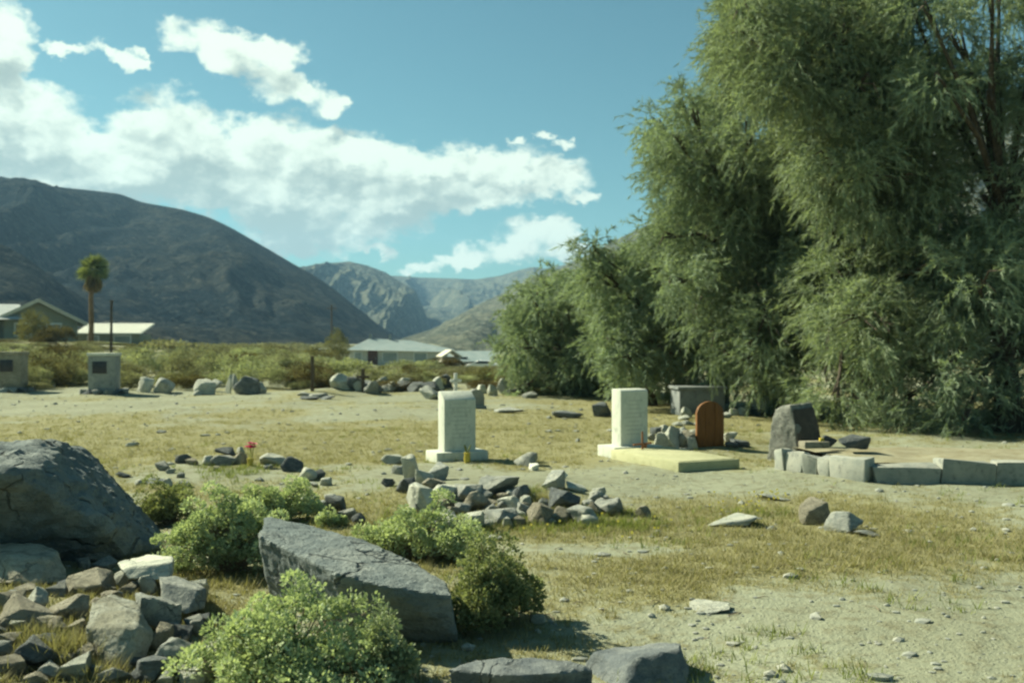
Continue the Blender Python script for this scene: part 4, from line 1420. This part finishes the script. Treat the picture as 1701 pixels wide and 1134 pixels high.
def wildflowers():
    r = np.random.default_rng(9)
    pts = []
    for (u, v, su, sv, n) in [(1260, 838, 40, 10, 26), (1285, 832, 20, 6, 12), (1060, 885, 60, 10, 8), (940, 870, 60, 8, 8)]:
        for _ in range(n):
            pts.append(ground_at(u + r.normal() * su, v + r.normal() * sv))
    V, Fc = [], []
    for p in pts:
        z = p.z + r.uniform(.04, .09)
        b = len(V)
        q = .012
        for i in range(6):
            a = i / 6 * 6.283
            V.append((p.x + q * math.cos(a), p.y + q * math.sin(a) * .7, z + q * math.sin(a) * .8))
        for i in range(1, 5):
            Fc.append((b, b + i, b + i + 1))
        b = len(V)
        V += [(p.x - .002, p.y, p.z - .01), (p.x + .002, p.y, p.z - .01), (p.x, p.y + .002, z)]
        Fc.append((b, b + 1, b + 2))
    o = link('wild_flowers', np_mesh('wild_flowers', np.array(V), np.array(Fc)), M['bloom_yellow'])
    tag(o, None, None, None, 'stuff')


M['bloom_yellow'] = solid('bloom_yellow', [(.60, .50, .05), (.66, .56, .10)], 9, .6)
wildflowers()


# ------------------------------------------------------------------ scrub flat
def scrub_proto(seed, n=1500, flat=.62):
    r = np.random.default_rng(seed)
    nl = 9
    lc = rand_dirs(nl, r) * np.array([.3, .3, .16]) + np.array([0, 0, .28])
    lr = r.uniform(.2, .34, nl)
    k = r.integers(0, nl, n)
    d = rand_dirs(n, r)
    d[:, 2] = np.abs(d[:, 2]) - .2
    p = lc[k] + d * (lr[k] * r.uniform(.6, 1.05, n))[:, None]
    p[:, 2] = np.maximum(p[:, 2] * 1.6 * flat, .0)
    ld = unit(d + rand_dirs(n, r) * .8 + np.array([0, 0, .3]))
    ln = r.uniform(.03, .065, n)
    v, f = leaf_quads(p, ld, rand_dirs(n, r), ln, ln * .5)
    t = np.repeat(np.clip(.2 + .5 * r.random(n) + (vnoise(p * 5, seed) - .5) * .7, 0, 1), 4)
    me = np_mesh('scrub_bush', v, f, t)
    me.materials.append(M['scrub'])
    return me


SP = [scrub_proto(500 + i, 3800 if i < 3 else 3000, (.62, .7, .55, .9, .8)[i]) for i in range(5)]


def bush(u, Y, w, h, mat, label, group='desert bushes on the scrub flat', proto=None):
    x = (u - 850.5) / F * Y
    o = link('scrub_bush', SP[random.randrange(5) if proto is None else proto], M[mat])
    o.location = (x, Y, g1(x, Y) - .03)
    o.scale = (w, w * random.uniform(.8, 1.1), h)
    o.rotation_euler = (0, 0, random.uniform(0, 6.28))
    tag(o, label, 'bush', group)
    return o


def scrub_field():
    r = random.Random(31)
    for i in range(245):
        Y = 36 + 86 * r.random() ** 1.1
        u = r.uniform(-60, 1000) if Y > 42 else r.uniform(-60, 1180)
        if 30 < Y < 38 and 120 < u < 215:
            continue
        w = r.uniform(1.3, 2.7) * (1 + (Y - 36) / 120)
        h = w * r.uniform(.5, .75)
        gz = g1((u - 850.5) / F * Y, Y)
        lim = CZ + (-2 if u > 240 else 12) / F * Y        # low enough to keep the houses in sight
        if u < 140 and Y < 92:
            lim = CZ + 2 / F * Y
        elif u < 245:
            lim = CZ - 3 / F * Y
        if 570 < u < 840:
            lim = CZ - 38 / F * Y
        h = max(min(h, lim - gz), .35)
        dark = r.random() < .25
        near = 'close behind the border' if Y < 48 else 'mid flat' if Y < 78 else 'far out'
        side = 'left of the white marker' if u < 140 else 'between white marker and tall post' if u < 510 else 'between tall post and white headstone' if u < 760 else 'toward the tamarisk trees'
        bush(u, Y, w, h, 'scrub_dark' if dark else 'scrub', ('brownish' if dark else 'olive') + ' bush ' + near + ', ' + side)

    for i in range(42):
        Y = r.uniform(34.2, 41)
        u = r.choice((r.uniform(30, 130), r.uniform(205, 1000), r.uniform(205, 760)))
        dark = r.random() < .3
        bush(u, Y, r.uniform(1.0, 1.9), r.uniform(.7, 1.15), 'scrub_dark' if dark else 'scrub', ('brownish' if dark else 'pale olive') + ' bush among the border rocks ' + ('near the white marker' if u < 300 else 'left of the tall dark post' if u < 519 else 'between the tall post and headstone' if u < 740 else 'near the first tree'))


def far_scrub():
    """the scrub past the counted bushes reads as one mass"""
    r = np.random.default_rng(8)
    n = 1500
    y = 95 + 150 * r.random(n) ** 1.3
    x = (r.random(n) * 2 - 1) * (.62 * y)
    u = 850.5 + F * x / y
    k = ~((np.abs(y - 158) < 16) & (u > 540) & (u < 900)) & ~((y < 104) & (u < 250) & (y > 88)) & ~((u > 550) & (u < 900) & (y < 160))
    x, y = x[k], y[k]
    n = len(x)
    m = 110
    s = r.uniform(.8, 2.2, n)
    d = rand_dirs(n * m, r).reshape(n, m, 3)
    d[..., 2] = np.abs(d[..., 2])
    c = np.stack([x, y, gh(x, y)], 1)[:, None] + d * s[:, None, None] * np.array([1, 1, .42]) * r.uniform(.6, 1, (n, m, 1))
    ld = unit(d + rand_dirs(n * m, r).reshape(n, m, 3) * .8).reshape(-1, 3)
    ln = np.repeat(s, m) * .22
    v, f = leaf_quads(c.reshape(-1, 3), ld, rand_dirs(n * m, r), ln, ln * .6)
    t = np.repeat(np.clip(np.repeat(r.random(n), m) * .5 + r.random(n * m) * .5, 0, 1), 4)
    o = link('far_scrub', np_mesh('far_scrub', v, f, t), M['scrub'])
    tag(o, kind='stuff')


far_scrub()
scrub_field()
for (u, Y, w, h, mat, lab) in [
    (212, 34.5, 1.5, 1.35, 'scrub', 'green bush growing right of the pale plastered marker'), (310, 34.5, 1.5, .95, 'scrub_dark', 'dark green bush between the far border boulders'),
    (50, 33.5, 1.3, .5, 'scrub', 'yellowish low bush between the two plaque markers'), (460, 35, 1.4, 1.0, 'scrub', 'pale green bush left of the tall dark post'), (500, 34.5, 1.2, .8, 'scrub', 'yellow green bush behind the tall dark post'),
    (545, 35, .9, .7, 'scrub_dark', 'dark low bush right of the tall dark post'), (560, 118, 3.4, 5.2, 'scrub_dark', 'dark round tree-like bush at the left end of the long pale house'),
    (55, 80, 2.6, 3.0, 'scrub_dark', 'brown bush in front of the gabled house'), (95, 79, 2.8, 2.6, 'scrub_dark', 'wide dark bush at the gabled house\'s right corner'), (75, 78, 2.4, 2.0, 'scrub_dark', 'low dark bush under the gabled house\'s window'),
    (650, 36, 1.5, .8, 'scrub_dark', 'dark low bush behind the short dark cross'), (705, 36.5, 1.7, .75, 'scrub_dark', 'dark low bush left of the small white cross'), (800, 36, 1.4, .7, 'scrub_dark', 'dark low bush right of the small white cross'),
    (690, 62, 3.2, 1.5, 'scrub', 'broad olive bush before the long pale house'), (735, 70, 3.0, 1.4, 'scrub_dark', 'brownish bush before the long pale house\'s right end'), (325, 70, 3, 1.6, 'scrub_dark', 'dark bush on the skyline of the flat below the mountain'),
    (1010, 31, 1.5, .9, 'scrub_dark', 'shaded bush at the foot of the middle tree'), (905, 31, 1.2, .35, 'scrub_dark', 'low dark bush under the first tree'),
]:
    bush(u, Y, w, h, mat, lab, None)


# ------------------------------------------------------------------ tamarisk trees
def tamarisk(label, trunk_base, lobes, mat, seed, dens=1.0, needle=.17, wid=.016, trunk_r=.28, leaders=None):
    """lobes: (u, v, Y, r_px). Feathery drooping sprays fill each lobe; limbs reach from the trunk to the lobes"""
    r = np.random.default_rng(seed)
    base = Vector(trunk_base)
    e = empty('tamarisk_tree', base, 0, label, 'tree', 'tamarisk trees on the right')
    b0 = np.array(base)
    V, T = [], []
    cen = []
    for (u, v, Y, rp) in lobes:
        c = np.array(P(u, v, Y))
        rad = rp / F * Y * .86
        cen.append((c, rad))
        nclump = max(6, int(26 * rad * rad * dens))
        cd = rand_dirs(nclump, r)
        cpos = c + cd * (rad * r.uniform(.35, 1.0, nclump) ** .5)[:, None] * np.array([1, 1, .92])
        for j in range(nclump):
            ns = 16
            out = unit(cpos[j] - c)
            p0 = cpos[j] + r.normal(0, .15, (ns, 3))
            d = unit(out * .75 + rand_dirs(ns, r) * .75 + np.array([0, 0, -.12]))
            L = r.uniform(.28, .62, ns)
            nb = 18
            t = r.random((ns, nb))
            droop = np.zeros((ns, nb, 3))
            droop[..., 2] = -.30 * t * t * L[:, None]
            bp = p0[:, None] + d[:, None] * (t * L[:, None])[..., None] + droop
            bd = unit(d[:, None] + rand_dirs(ns * nb, r).reshape(ns, nb, 3) * .75 + np.array([0, 0, -.45]) * (.3 + t[..., None]))
            ln = needle * .9 * r.uniform(.6, 1.3, (ns, nb))
            sd = unit(np.cross(bd, rand_dirs(ns * nb, r).reshape(ns, nb, 3))) * wid * .62
            tip = bp + bd * ln[..., None]
            tri = np.stack([bp - sd, bp + sd, tip], 2).reshape(-1, 3)
            V.append(tri)
            tone = r.random() * .45 + .1
            tv = np.clip(tone + .1 + r.random((ns, nb)) * .22, 0, 1)
            T.append(np.repeat(tv.ravel(), 3))
    V = np.concatenate(V) - b0
    T = np.concatenate(T)
    link('crown', np_mesh('crown', V, np.arange(len(V)).reshape(-1, 3), T), mat, e)
    # trunk with limbs
    mb = MB()
    cz = np.mean([c for c, _ in cen], 0)
    top = Vector(cz) - base
    heads = leaders or [top]
    forks = []
    for hd in heads:
        hd = Vector(hd)
        m1 = hd * .35 + Vector((r.normal() * .15, r.normal() * .15, .2))
        m2 = hd * .7 + Vector((r.normal() * .2, r.normal() * .2, .15))
        mb.tube([(0, 0, -.2), m1 * .35, m1, m2, hd], [trunk_r * 1.25, trunk_r, trunk_r * .8, trunk_r * .55, trunk_r * .3], 10)
        forks += [m1, m2, hd]
    mb.build('trunk', M['bark'], e, smooth=60)
    lb = MB()
    for (c, rad) in cen:
        p = Vector(c) - base
        s = min(forks, key=lambda q: (q - p).length + (0 if q.z < p.z else 1.5))
        mid = s.lerp(p, .5) + Vector((r.normal() * .12, r.normal() * .12, .25))
        lb.tube([s, mid, mid.lerp(p, .7), p], [.085, .055, .03, .012], 6)
        for _ in range(3):
            q = p + Vector(r.normal(0, rad * .35, 3))
            lb.tube([mid.lerp(p, .6), (p + q) / 2 + Vector((0, 0, .1)), q], [.03, .02, .008], 5)
    lb.build('limbs', M['bark'], e, smooth=60)
    return e


def LB(lst, Y, seed, jit=1.0, back=0):
    r = random.Random(seed)
    out = [(u, v, Y + r.uniform(-jit, jit), rp) for (u, v, rp) in lst]
    for i in range(back):
        u, v, rp = r.choice(lst)
        out.append((u + r.uniform(-20, 20), v + r.uniform(-20, 20), Y + r.uniform(1.0, 3.2), rp * 1.05))
    return out


T1 = [(872, 645, 26), (892, 645, 34), (925, 650, 36), (965, 645, 38), (1005, 640, 40), (1030, 600, 40), (880, 520, 50), (925, 482, 40), (868, 580, 42), (960, 495, 45), (925, 555, 60), (985, 540, 50), (895, 615, 40), (960, 610, 45), (868, 545, 28), (870, 615, 26), (1000, 600, 45), (905, 468, 22), (940, 640, 24), (890, 495, 36)]
T2 = [(1060, 635, 34), (1100, 620, 40), (1140, 590, 44), (1010, 458, 40), (1045, 448, 40), (1085, 438, 42), (1030, 490, 60), (1100, 460, 65), (1060, 545, 60), (1120, 530, 60), (1160, 470, 65), (985, 415, 16), (1050, 605, 36), (1000, 470, 34), (1110, 590, 36)]
T3 = [(1260, 300, 80), (1200, 380, 70), (1170, 290, 60), (1320, 440, 80), (1250, 480, 70), (1120, 470, 50), (1280, 560, 70), (1345, 520, 80), (1120, 225, 40), (1150, 190, 36), (1180, 240, 66), (1125, 285, 44), (1155, 345, 66), (1110, 395, 40), (1220, 320, 84), (1250, 225, 84), (1195, 430, 76), (1290, 400, 92), (1160, 500, 54), (1230, 540, 68), (1300, 520, 84), (1255, 610, 52),
      (1330, 330, 84), (1340, 600, 56), (1190, 560, 44), (1380, 440, 84), (1090, 205, 16), (1205, 155, 36), (1100, 255, 24), (1290, 640, 36), (1210, 600, 34)]
T4 = [(1270, 60, 70), (1330, 110, 80), (1400, 60, 80), (1440, 130, 80), (1380, 260, 90), (1460, 220, 90), (1440, 380, 90), (1340, 180, 80), (1300, 60, 70), (1480, 540, 90), (1400, 470, 80), (1540, 450, 80), (1250, 65, 56), (1232, 20, 48), (1290, 125, 70), (1340, 40, 84), (1395, 185, 92), (1440, 20, 62), (1500, 160, 92), (1420, 300, 96), (1500, 300, 96), (1550, 240, 84), (1480, 420, 100), (1560, 380, 92), (1520, 510, 92), (1425, 540, 84),
      (1440, 630, 70), (1370, 620, 52), (1220, 95, 32), (1300, -40, 80), (1420, -60, 90), (1390, 660, 40), (1500, 620, 70), (1340, 250, 60)]
T5 = [(1640, 150, 62), (1590, 60, 62), (1720, 70, 62), (1650, 330, 84), (1725, 240, 74), (1700, 440, 100), (1620, 470, 92), (1560, 610, 84), (1650, 600, 92), (1750, 580, 110), (1500, 670, 56), (1800, 300, 110), (1820, 120, 90), (1600, 700, 60), (1700, 700, 70), (1560, 690, 40),
      (1560, 130, 44), (1650, -40, 80), (1540, 20, 44), (1800, 700, 80)]
tamarisk('smallest tamarisk tree, grey green and rounded, farthest left of the row', ground_at(948, 662) + Vector((0, 1.2, 0)), LB(T1, 31.5, 1, 1.0, 6), M['tamarisk'], 11, 1.15, .19, .024, .16)
tamarisk('second tamarisk tree from the left, sloping up behind the small one', Vector((3.7, 26.6, -.05)), LB(T2, 26.2, 2, 1.3, 10) + [(1015, 560, 24.9, 48), (1050, 520, 25.0, 50), (1090, 575, 24.5, 45), (1040, 600, 24.3, 40)], M['tamarisk'], 12, 1.15, .19, .023, .2)
tamarisk('big tamarisk tree whose drooping branches hang over the concrete tomb', ground_at(1140, 678) + Vector((1.2, 1.8, 0)), LB(T3, 22.8, 3, 1.2, 30), M['tamarisk'], 13, 1.0, .17, .018, .28)
tamarisk('tallest tamarisk tree, reaching past the top edge behind the rough monument', ground_at(1480, 712) + Vector((.3, 1.8, 0)), LB(T4, 19.8, 4, 1.2, 44), M['tamarisk_warm'], 14, 1.0, .16, .0165, .3)
tamarisk('shaded tamarisk tree at the photo\'s right edge with sky showing through', Vector((9.4, 18.8, -.05)), LB(T5, 18.3, 5, .9, 16), M['tamarisk'], 15, 1.0, .16, .0165, .24)


# ------------------------------------------------------------------ palm, poles, houses, car
def palm():
    Y = 88.0
    b = P(151, 572, Y)
    b.z = g1(b.x, Y)
    top = P(154, 452, Y)
    e = empty('fan_palm', b, 0, 'tall fan palm with a brown skirt between the gabled house and the white roofed shed', 'palm tree')
    H = top.z - b.z
    MB().tube([(0, 0, -.2), (.05, 0, H * .3), (.0, 0, H * .65), (.2, 0, H)], [.25, .22, .20, .18], 10).build('trunk', M['bark_palm'], e)
    r = np.random.default_rng(3)

    def fans(n, lo, hi, rad, mat, name, nl=11, spread=2.4, top=0.0):
        V, T = [], []
        for i in range(n):
            a = r.uniform(0, 6.283)
            el = r.uniform(lo, hi)
            d = np.array([math.cos(a) * math.cos(el), math.sin(a) * math.cos(el), math.sin(el)])
            s = np.array([-math.sin(a), math.cos(a), 0])
            up = np.cross(d, s)
            ro = r.uniform(-1.3, 1.3)
            s, up = s * math.cos(ro) + up * math.sin(ro), up * math.cos(ro) - s * math.sin(ro)
            st = np.array([.2, 0, H + top]) + d * rad * r.uniform(.05, .42)
            for j in range(nl):
                th = (j / (nl - 1) - .5) * spread
                dd = d * math.cos(th) + s * math.sin(th)
                tip = st + dd * rad * .75 + np.array([0, 0, -.12])
                w = up * .0 + np.cross(dd, up) * .06
                V += [st + dd * .1 - w * .4, st + dd * rad * .4 + w - up * .02, tip]
                V += [st + dd * .1 + w * .4, tip, st + dd * rad * .4 - w + up * .02]
                t = r.random()
                T += [t] * 6
        link(name, np_mesh(name, np.array(V), np.arange(len(V)).reshape(-1, 3), np.array(T)), mat, e)
    fans(46, -.9, 1.5, 1.5, M['palm'], 'crown', top=.25)
    fans(40, -1.53, -1.2, 1.9, M['palm_dead'], 'dead_frond_skirt', spread=.8, top=.35)


M['bark_palm'] = solid('bark_palm', [(.16, .10, .055), (.24, .16, .09)], 2, .95, .5, 8)
palm()
# slim iron pole near the plaster marker and a utility pole
p = P(184, 582, 60)
e = empty('iron_pole', (p.x, 60, g1(p.x, 60) - .1), 0, 'thin dark pole rising behind the pale plastered marker', 'pole')
hgt = P(186, 500, 60).z - g1(p.x, 60)
MB().tube([(0, 0, 0), (.05, 0, hgt + .1)], [.10, .07], 8).build('shaft', M['post_wood'], e)
MB().box((.05, 0, hgt + .12), (.2, .2, .06), bevel=.02).build('cap', M['post_wood'], e)
p = P(551, 580, 140)
e = empty('utility_pole', (p.x, 140, g1(p.x, 140) - .1), 0, 'thin wooden utility pole near the long pale house', 'pole')
hgt = P(551, 505, 140).z - g1(p.x, 140)
MB().tube([(0, 0, 0), (0, 0, hgt)], [.14, .10], 8).build('shaft', M['post_wood'], e)
MB().box((0, 0, hgt - .5), (1.4, .12, .12), bevel=.02).build('crossarm', M['post_wood'], e)


def wall_windows(e, spec, ylevel):
    for (x, z, w, h, gm) in spec:
        f = MB().box((x, ylevel, z), (w + .24, .10, h + .24), bevel=.02).build('window', M['white_paint'], e)
        MB().box((x, ylevel - .035, z), (w, .08, h)).build('pane', M[gm], f)


def gable_house():
    Y = 92.0
    p = P(62, 560, Y)
    z0 = P(62, 568, Y).z
    e = empty('gabled_house', (p.x, Y, z0), R(30), 'pale gabled house up on the left behind dark bushes', 'house')
    k = Y / F
    # main gable facing the graves: peak at u62 v499, eaves at u-10 / u130
    hp = (568 - 499) * k
    he = (568 - 531) * k
    wl, wr = -62 * k, 62 * k
    MB().prism([(wl, 0), (wr, 0), (wr, he), (0, hp - .25), (wl, he)], 8, 'Y').build('wall', M['stucco_green'], e, loc=(0, 4, 0))
    for s in (-1, 1):
        ang = math.atan2(hp - he, abs(wr))
        L = math.hypot(hp - he, abs(wr)) + .9
        o = MB().box((0, 0, 0), (L, 9.2, .22)).build('roof', M['roof_grey'], e, loc=(s * (L / 2 - .02) * math.cos(ang), 4, hp - (L / 2) * math.sin(ang)), rot=(0, s * ang, 0))
        MB().box((0, -4.66, .0), (L, .08, .30)).build('fascia', M['stucco_cream'], o)
    wall_windows(e, [(1.4, 1.15, 1.1, 1.0, 'glass_pale'), (-1.2, 1.15, 1.2, 1.0, 'glass_dark')], -.05)
    # long wing to the left
    MB().box((-6.5, 3.5, he / 2), (7.5, 7, he)).build('wing_wall', M['stucco_cream'], e)
    o = MB().prism([(-4.3, 0), (4.3, 0), (0, 1.5)], 9.5, 'X').build('wing_roof', M['roof_grey'], e, loc=(-6.0, 3.0, he))
    wall_windows(e, [(-6.0, 1.2, 1.6, 1.0, 'glass_pale'), (-4.0, 1.2, .9, 1.4, 'glass_dark')], -.05)


gable_house()


def shed():
    Y = 102.0
    k = Y / F
    p = P(181, 572, Y)
    e = empty('white_roofed_shed', (p.x, Y, p.z), 0, 'long low shed with a bright white metal roof below the dark mountain', 'shed')
    w = 112 * k
    MB().box((0, 1.5, 17 * k / 2), (w - .5, 3, 17 * k)).build('wall', M['stucco_green'], e)
    h0, h1 = 18 * k, 36 * k
    pane = MB().prism([(-.35, h0 - .06), (-.35, h0 + .06), (3.4, h1), (3.4, h1 - .12)], w, 'X').build('roof', M['roof_white'], e)
    n = 22
    me = MB().box((0, 0, 0), (.07, math.hypot(3.75, h1 - h0 - .06), .06)).mesh('roof_rib')
    me.materials.append(M['roof_white'])
    for i in range(n):
        o = link('roof_rib', me, None, pane)
        o.location = (-w / 2 + (i + .5) * w / n, 1.525, (h0 + .06 + h1) / 2 + .02)
        o.rotation_euler = (math.atan2(h1 - h0 - .06, 3.75), 0, 0)
    wall_windows(e, [(-1.6, .55, 1.0, .5, 'glass_pale'), (1.4, .55, 1.6, .6, 'glass_pale')], -.05)


shed()


def long_house():
    Y = 150.0
    k = Y / F
    p = P(660, 608, Y)
    z0 = g1(p.x, Y)
    e = empty('long_house', (p.x, Y, z0), 0, 'long low house with a pale blue roof and a brown door', 'house')
    w = 168 * k
    he = P(0, 581, Y).z - z0
    hp = P(0, 562, Y).z - z0
    MB().box((0, 4, he / 2), (w - 1, 8, he)).build('wall', M['stucco_cream'], e)
    bm = MB()
    a, b, c, d = (-w / 2, -.8, he), (w / 2 + .5, -.8, he - .3), (w / 2 + .5, 8.8, he), (-w / 2, 8.8, he)
    r0, r1 = (-w / 2 + 2.8, 4, hp), (w / 2 - 6.0, 4, hp - .3)
    vs = [bm.bm.verts.new(q) for q in (a, b, c, d, r0, r1)]
    for f in ((0, 1, 5, 4), (1, 2, 5), (2, 3, 4, 5), (3, 0, 4), (3, 2, 1, 0)):
        bm.bm.faces.new([vs[i] for i in f])
    rf = bm.build('roof', M['roof_blue'], e, smooth=None)
    for x in (-4.6, -1.6):
        MB().box((x, 4.0, hp + .2), (.35, .35, .9)).build('vent', M['concrete'], rf)
    wall_windows(e, [(-5.9, he * .58, 1.0, 1.3, 'glass_pale'), (-1.1, he * .58, 2.1, 1.3, 'glass_pale'), (3.5, he * .58, 1.8, 1.2, 'glass_pale')], -.05)
    dr = MB().box((-3.7, -.04, 1.1 + .25), (1.5, .1, 2.3)).build('door', M['door_red'], e)
    MB().box((-3.2, -.12, 1.3), (.08, .08, .2)).build('handle', M['chrome'], dr)
    # second house to the right
    Y2 = 165.0
    k = Y2 / F
    p = P(800, 612, Y2)
    z0 = g1(p.x, Y2)
    e = empty('blue_roofed_house', (p.x, Y2, z0), 0, 'long blue grey roofed building behind the white car', 'house')
    w = 150 * k
    he, hp = P(0, 600, Y2).z - z0, P(0, 583, Y2).z - z0
    MB().box((0, 4, he / 2), (w - 1, 7, he)).build('wall', M['stucco_green'], e)
    MB().prism([(-4.6, 0), (4.6, 0), (0, hp - he)], w, 'X').build('roof', M['roof_blue'], e, loc=(0, 4, he + .005))
    wall_windows(e, [(-3, .9, 1.2, .8, 'glass_dark'), (2.5, .9, 1.2, .8, 'glass_dark')], .46)
    # small open shed
    Y3 = 112.0
    p = P(750, 610, Y3)
    z0 = g1(p.x, Y3)
    e = empty('small_shed', (p.x, Y3, z0), R(20), 'tiny tan gabled shed left of the white car', 'shed')
    h = P(0, 582, Y3).z - z0
    for s in (-1, 1):
        MB().box((s * .95, 1.0, (h - .7) / 2), (.14, 2.0, h - .7)).build('side_wall', M['stucco_cream'], e)
        MB().box((0, 0, 0), (1.40, 2.5, .14)).build('roof', M['stucco_cream'], e, loc=(s * .58, 1.0, h - .34), rot=(0, s * R(32), 0))
    MB().box((0, 1.9, (h - .7) / 2), (1.8, .1, h - .7)).build('back_wall', M['stucco_cream'], e)
    # odd small pale outbuilding near the skyline
    Y4 = 130.0
    for (u, v, w, h, lab) in [(532, 592, 1.3, 1.6, 'tiny pale outbuilding left of the dark round bush'), (285, 580, 3.2, 1.2, 'low pale hut on the flat right of the white roofed shed')]:
        p = P(u, v, Y4)
        z0 = g1(p.x, Y4)
        e = empty('outbuilding', (p.x, Y4, z0), R(8), lab, 'hut')
        hh = max(h, p.z - z0 + h * .6)
        MB().box((0, .8, hh / 2), (w, 1.6, hh)).build('wall', M['stucco_cream'], e)
        MB().box((0, .8, hh + .06), (w + .3, 1.9, .12)).build('roof', M['roof_white'], e)


long_house()


def car():
    Y = 126.0
    p = P(805, 613, Y)
    z0 = g1(p.x, Y)
    e = empty('parked_car', (p.x, Y, z0), R(-12), 'white parked car half hidden by the smallest tree', 'car')
    prof = [(-2.2, .35), (2.2, .35), (2.25, .62), (2.15, .86), (1.35, .93), (.75, 1.36), (-.7, 1.40), (-1.35, .98), (-2.2, .84), (-2.28, .55)]
    b = MB().prism(prof, 1.72, 'Y', .07)
    b.build('body', M['car_paint'], e)
    b = MB().prism([(1.2, .93), (.70, 1.30), (-.62, 1.33), (-1.15, .97)], 1.735, 'Y', .01)
    b.build('window', M['glass_dark'], e)
    for (x, y) in ((-1.4, -.8), (1.4, -.8), (-1.4, .8), (1.4, .8)):
        w = MB().tube([(x, y - .11, .32), (x, y + .11, .32)], [.33, .33], 16).build('wheel', M['tyre'], e)
        MB().tube([(x, y - .12, .32), (x, y + .12, .32)], [.19, .19], 12).build('rim', M['chrome'], w)
    for s in (-1, 1):
        MB().box((-2.24, s * .6, .66), (.08, .34, .14), bevel=.02).build('headlight', M['glass_pale'], e)


car()


# ------------------------------------------------------------------ air
def haze():
    b = MB().box((0, 1900, 200), (8400, 4000, 414))
    m = bpy.data.materials.new('haze')
    m.use_nodes = True
    t = m.node_tree
    t.nodes.clear()
    n = NT(t)
    out = n.node('ShaderNodeOutputMaterial')
    v = n.node('ShaderNodeVolumePrincipled')
    v.inputs['Color'].default_value = (.36, .66, 1.0, 1)
    v.inputs['Density'].default_value = .00016
    v.inputs['Anisotropy'].default_value = .2
    n.L(v.outputs[0], out.inputs['Volume'])
    o = b.build('haze', m, smooth=None)
    tag(o, kind='stuff')


haze()
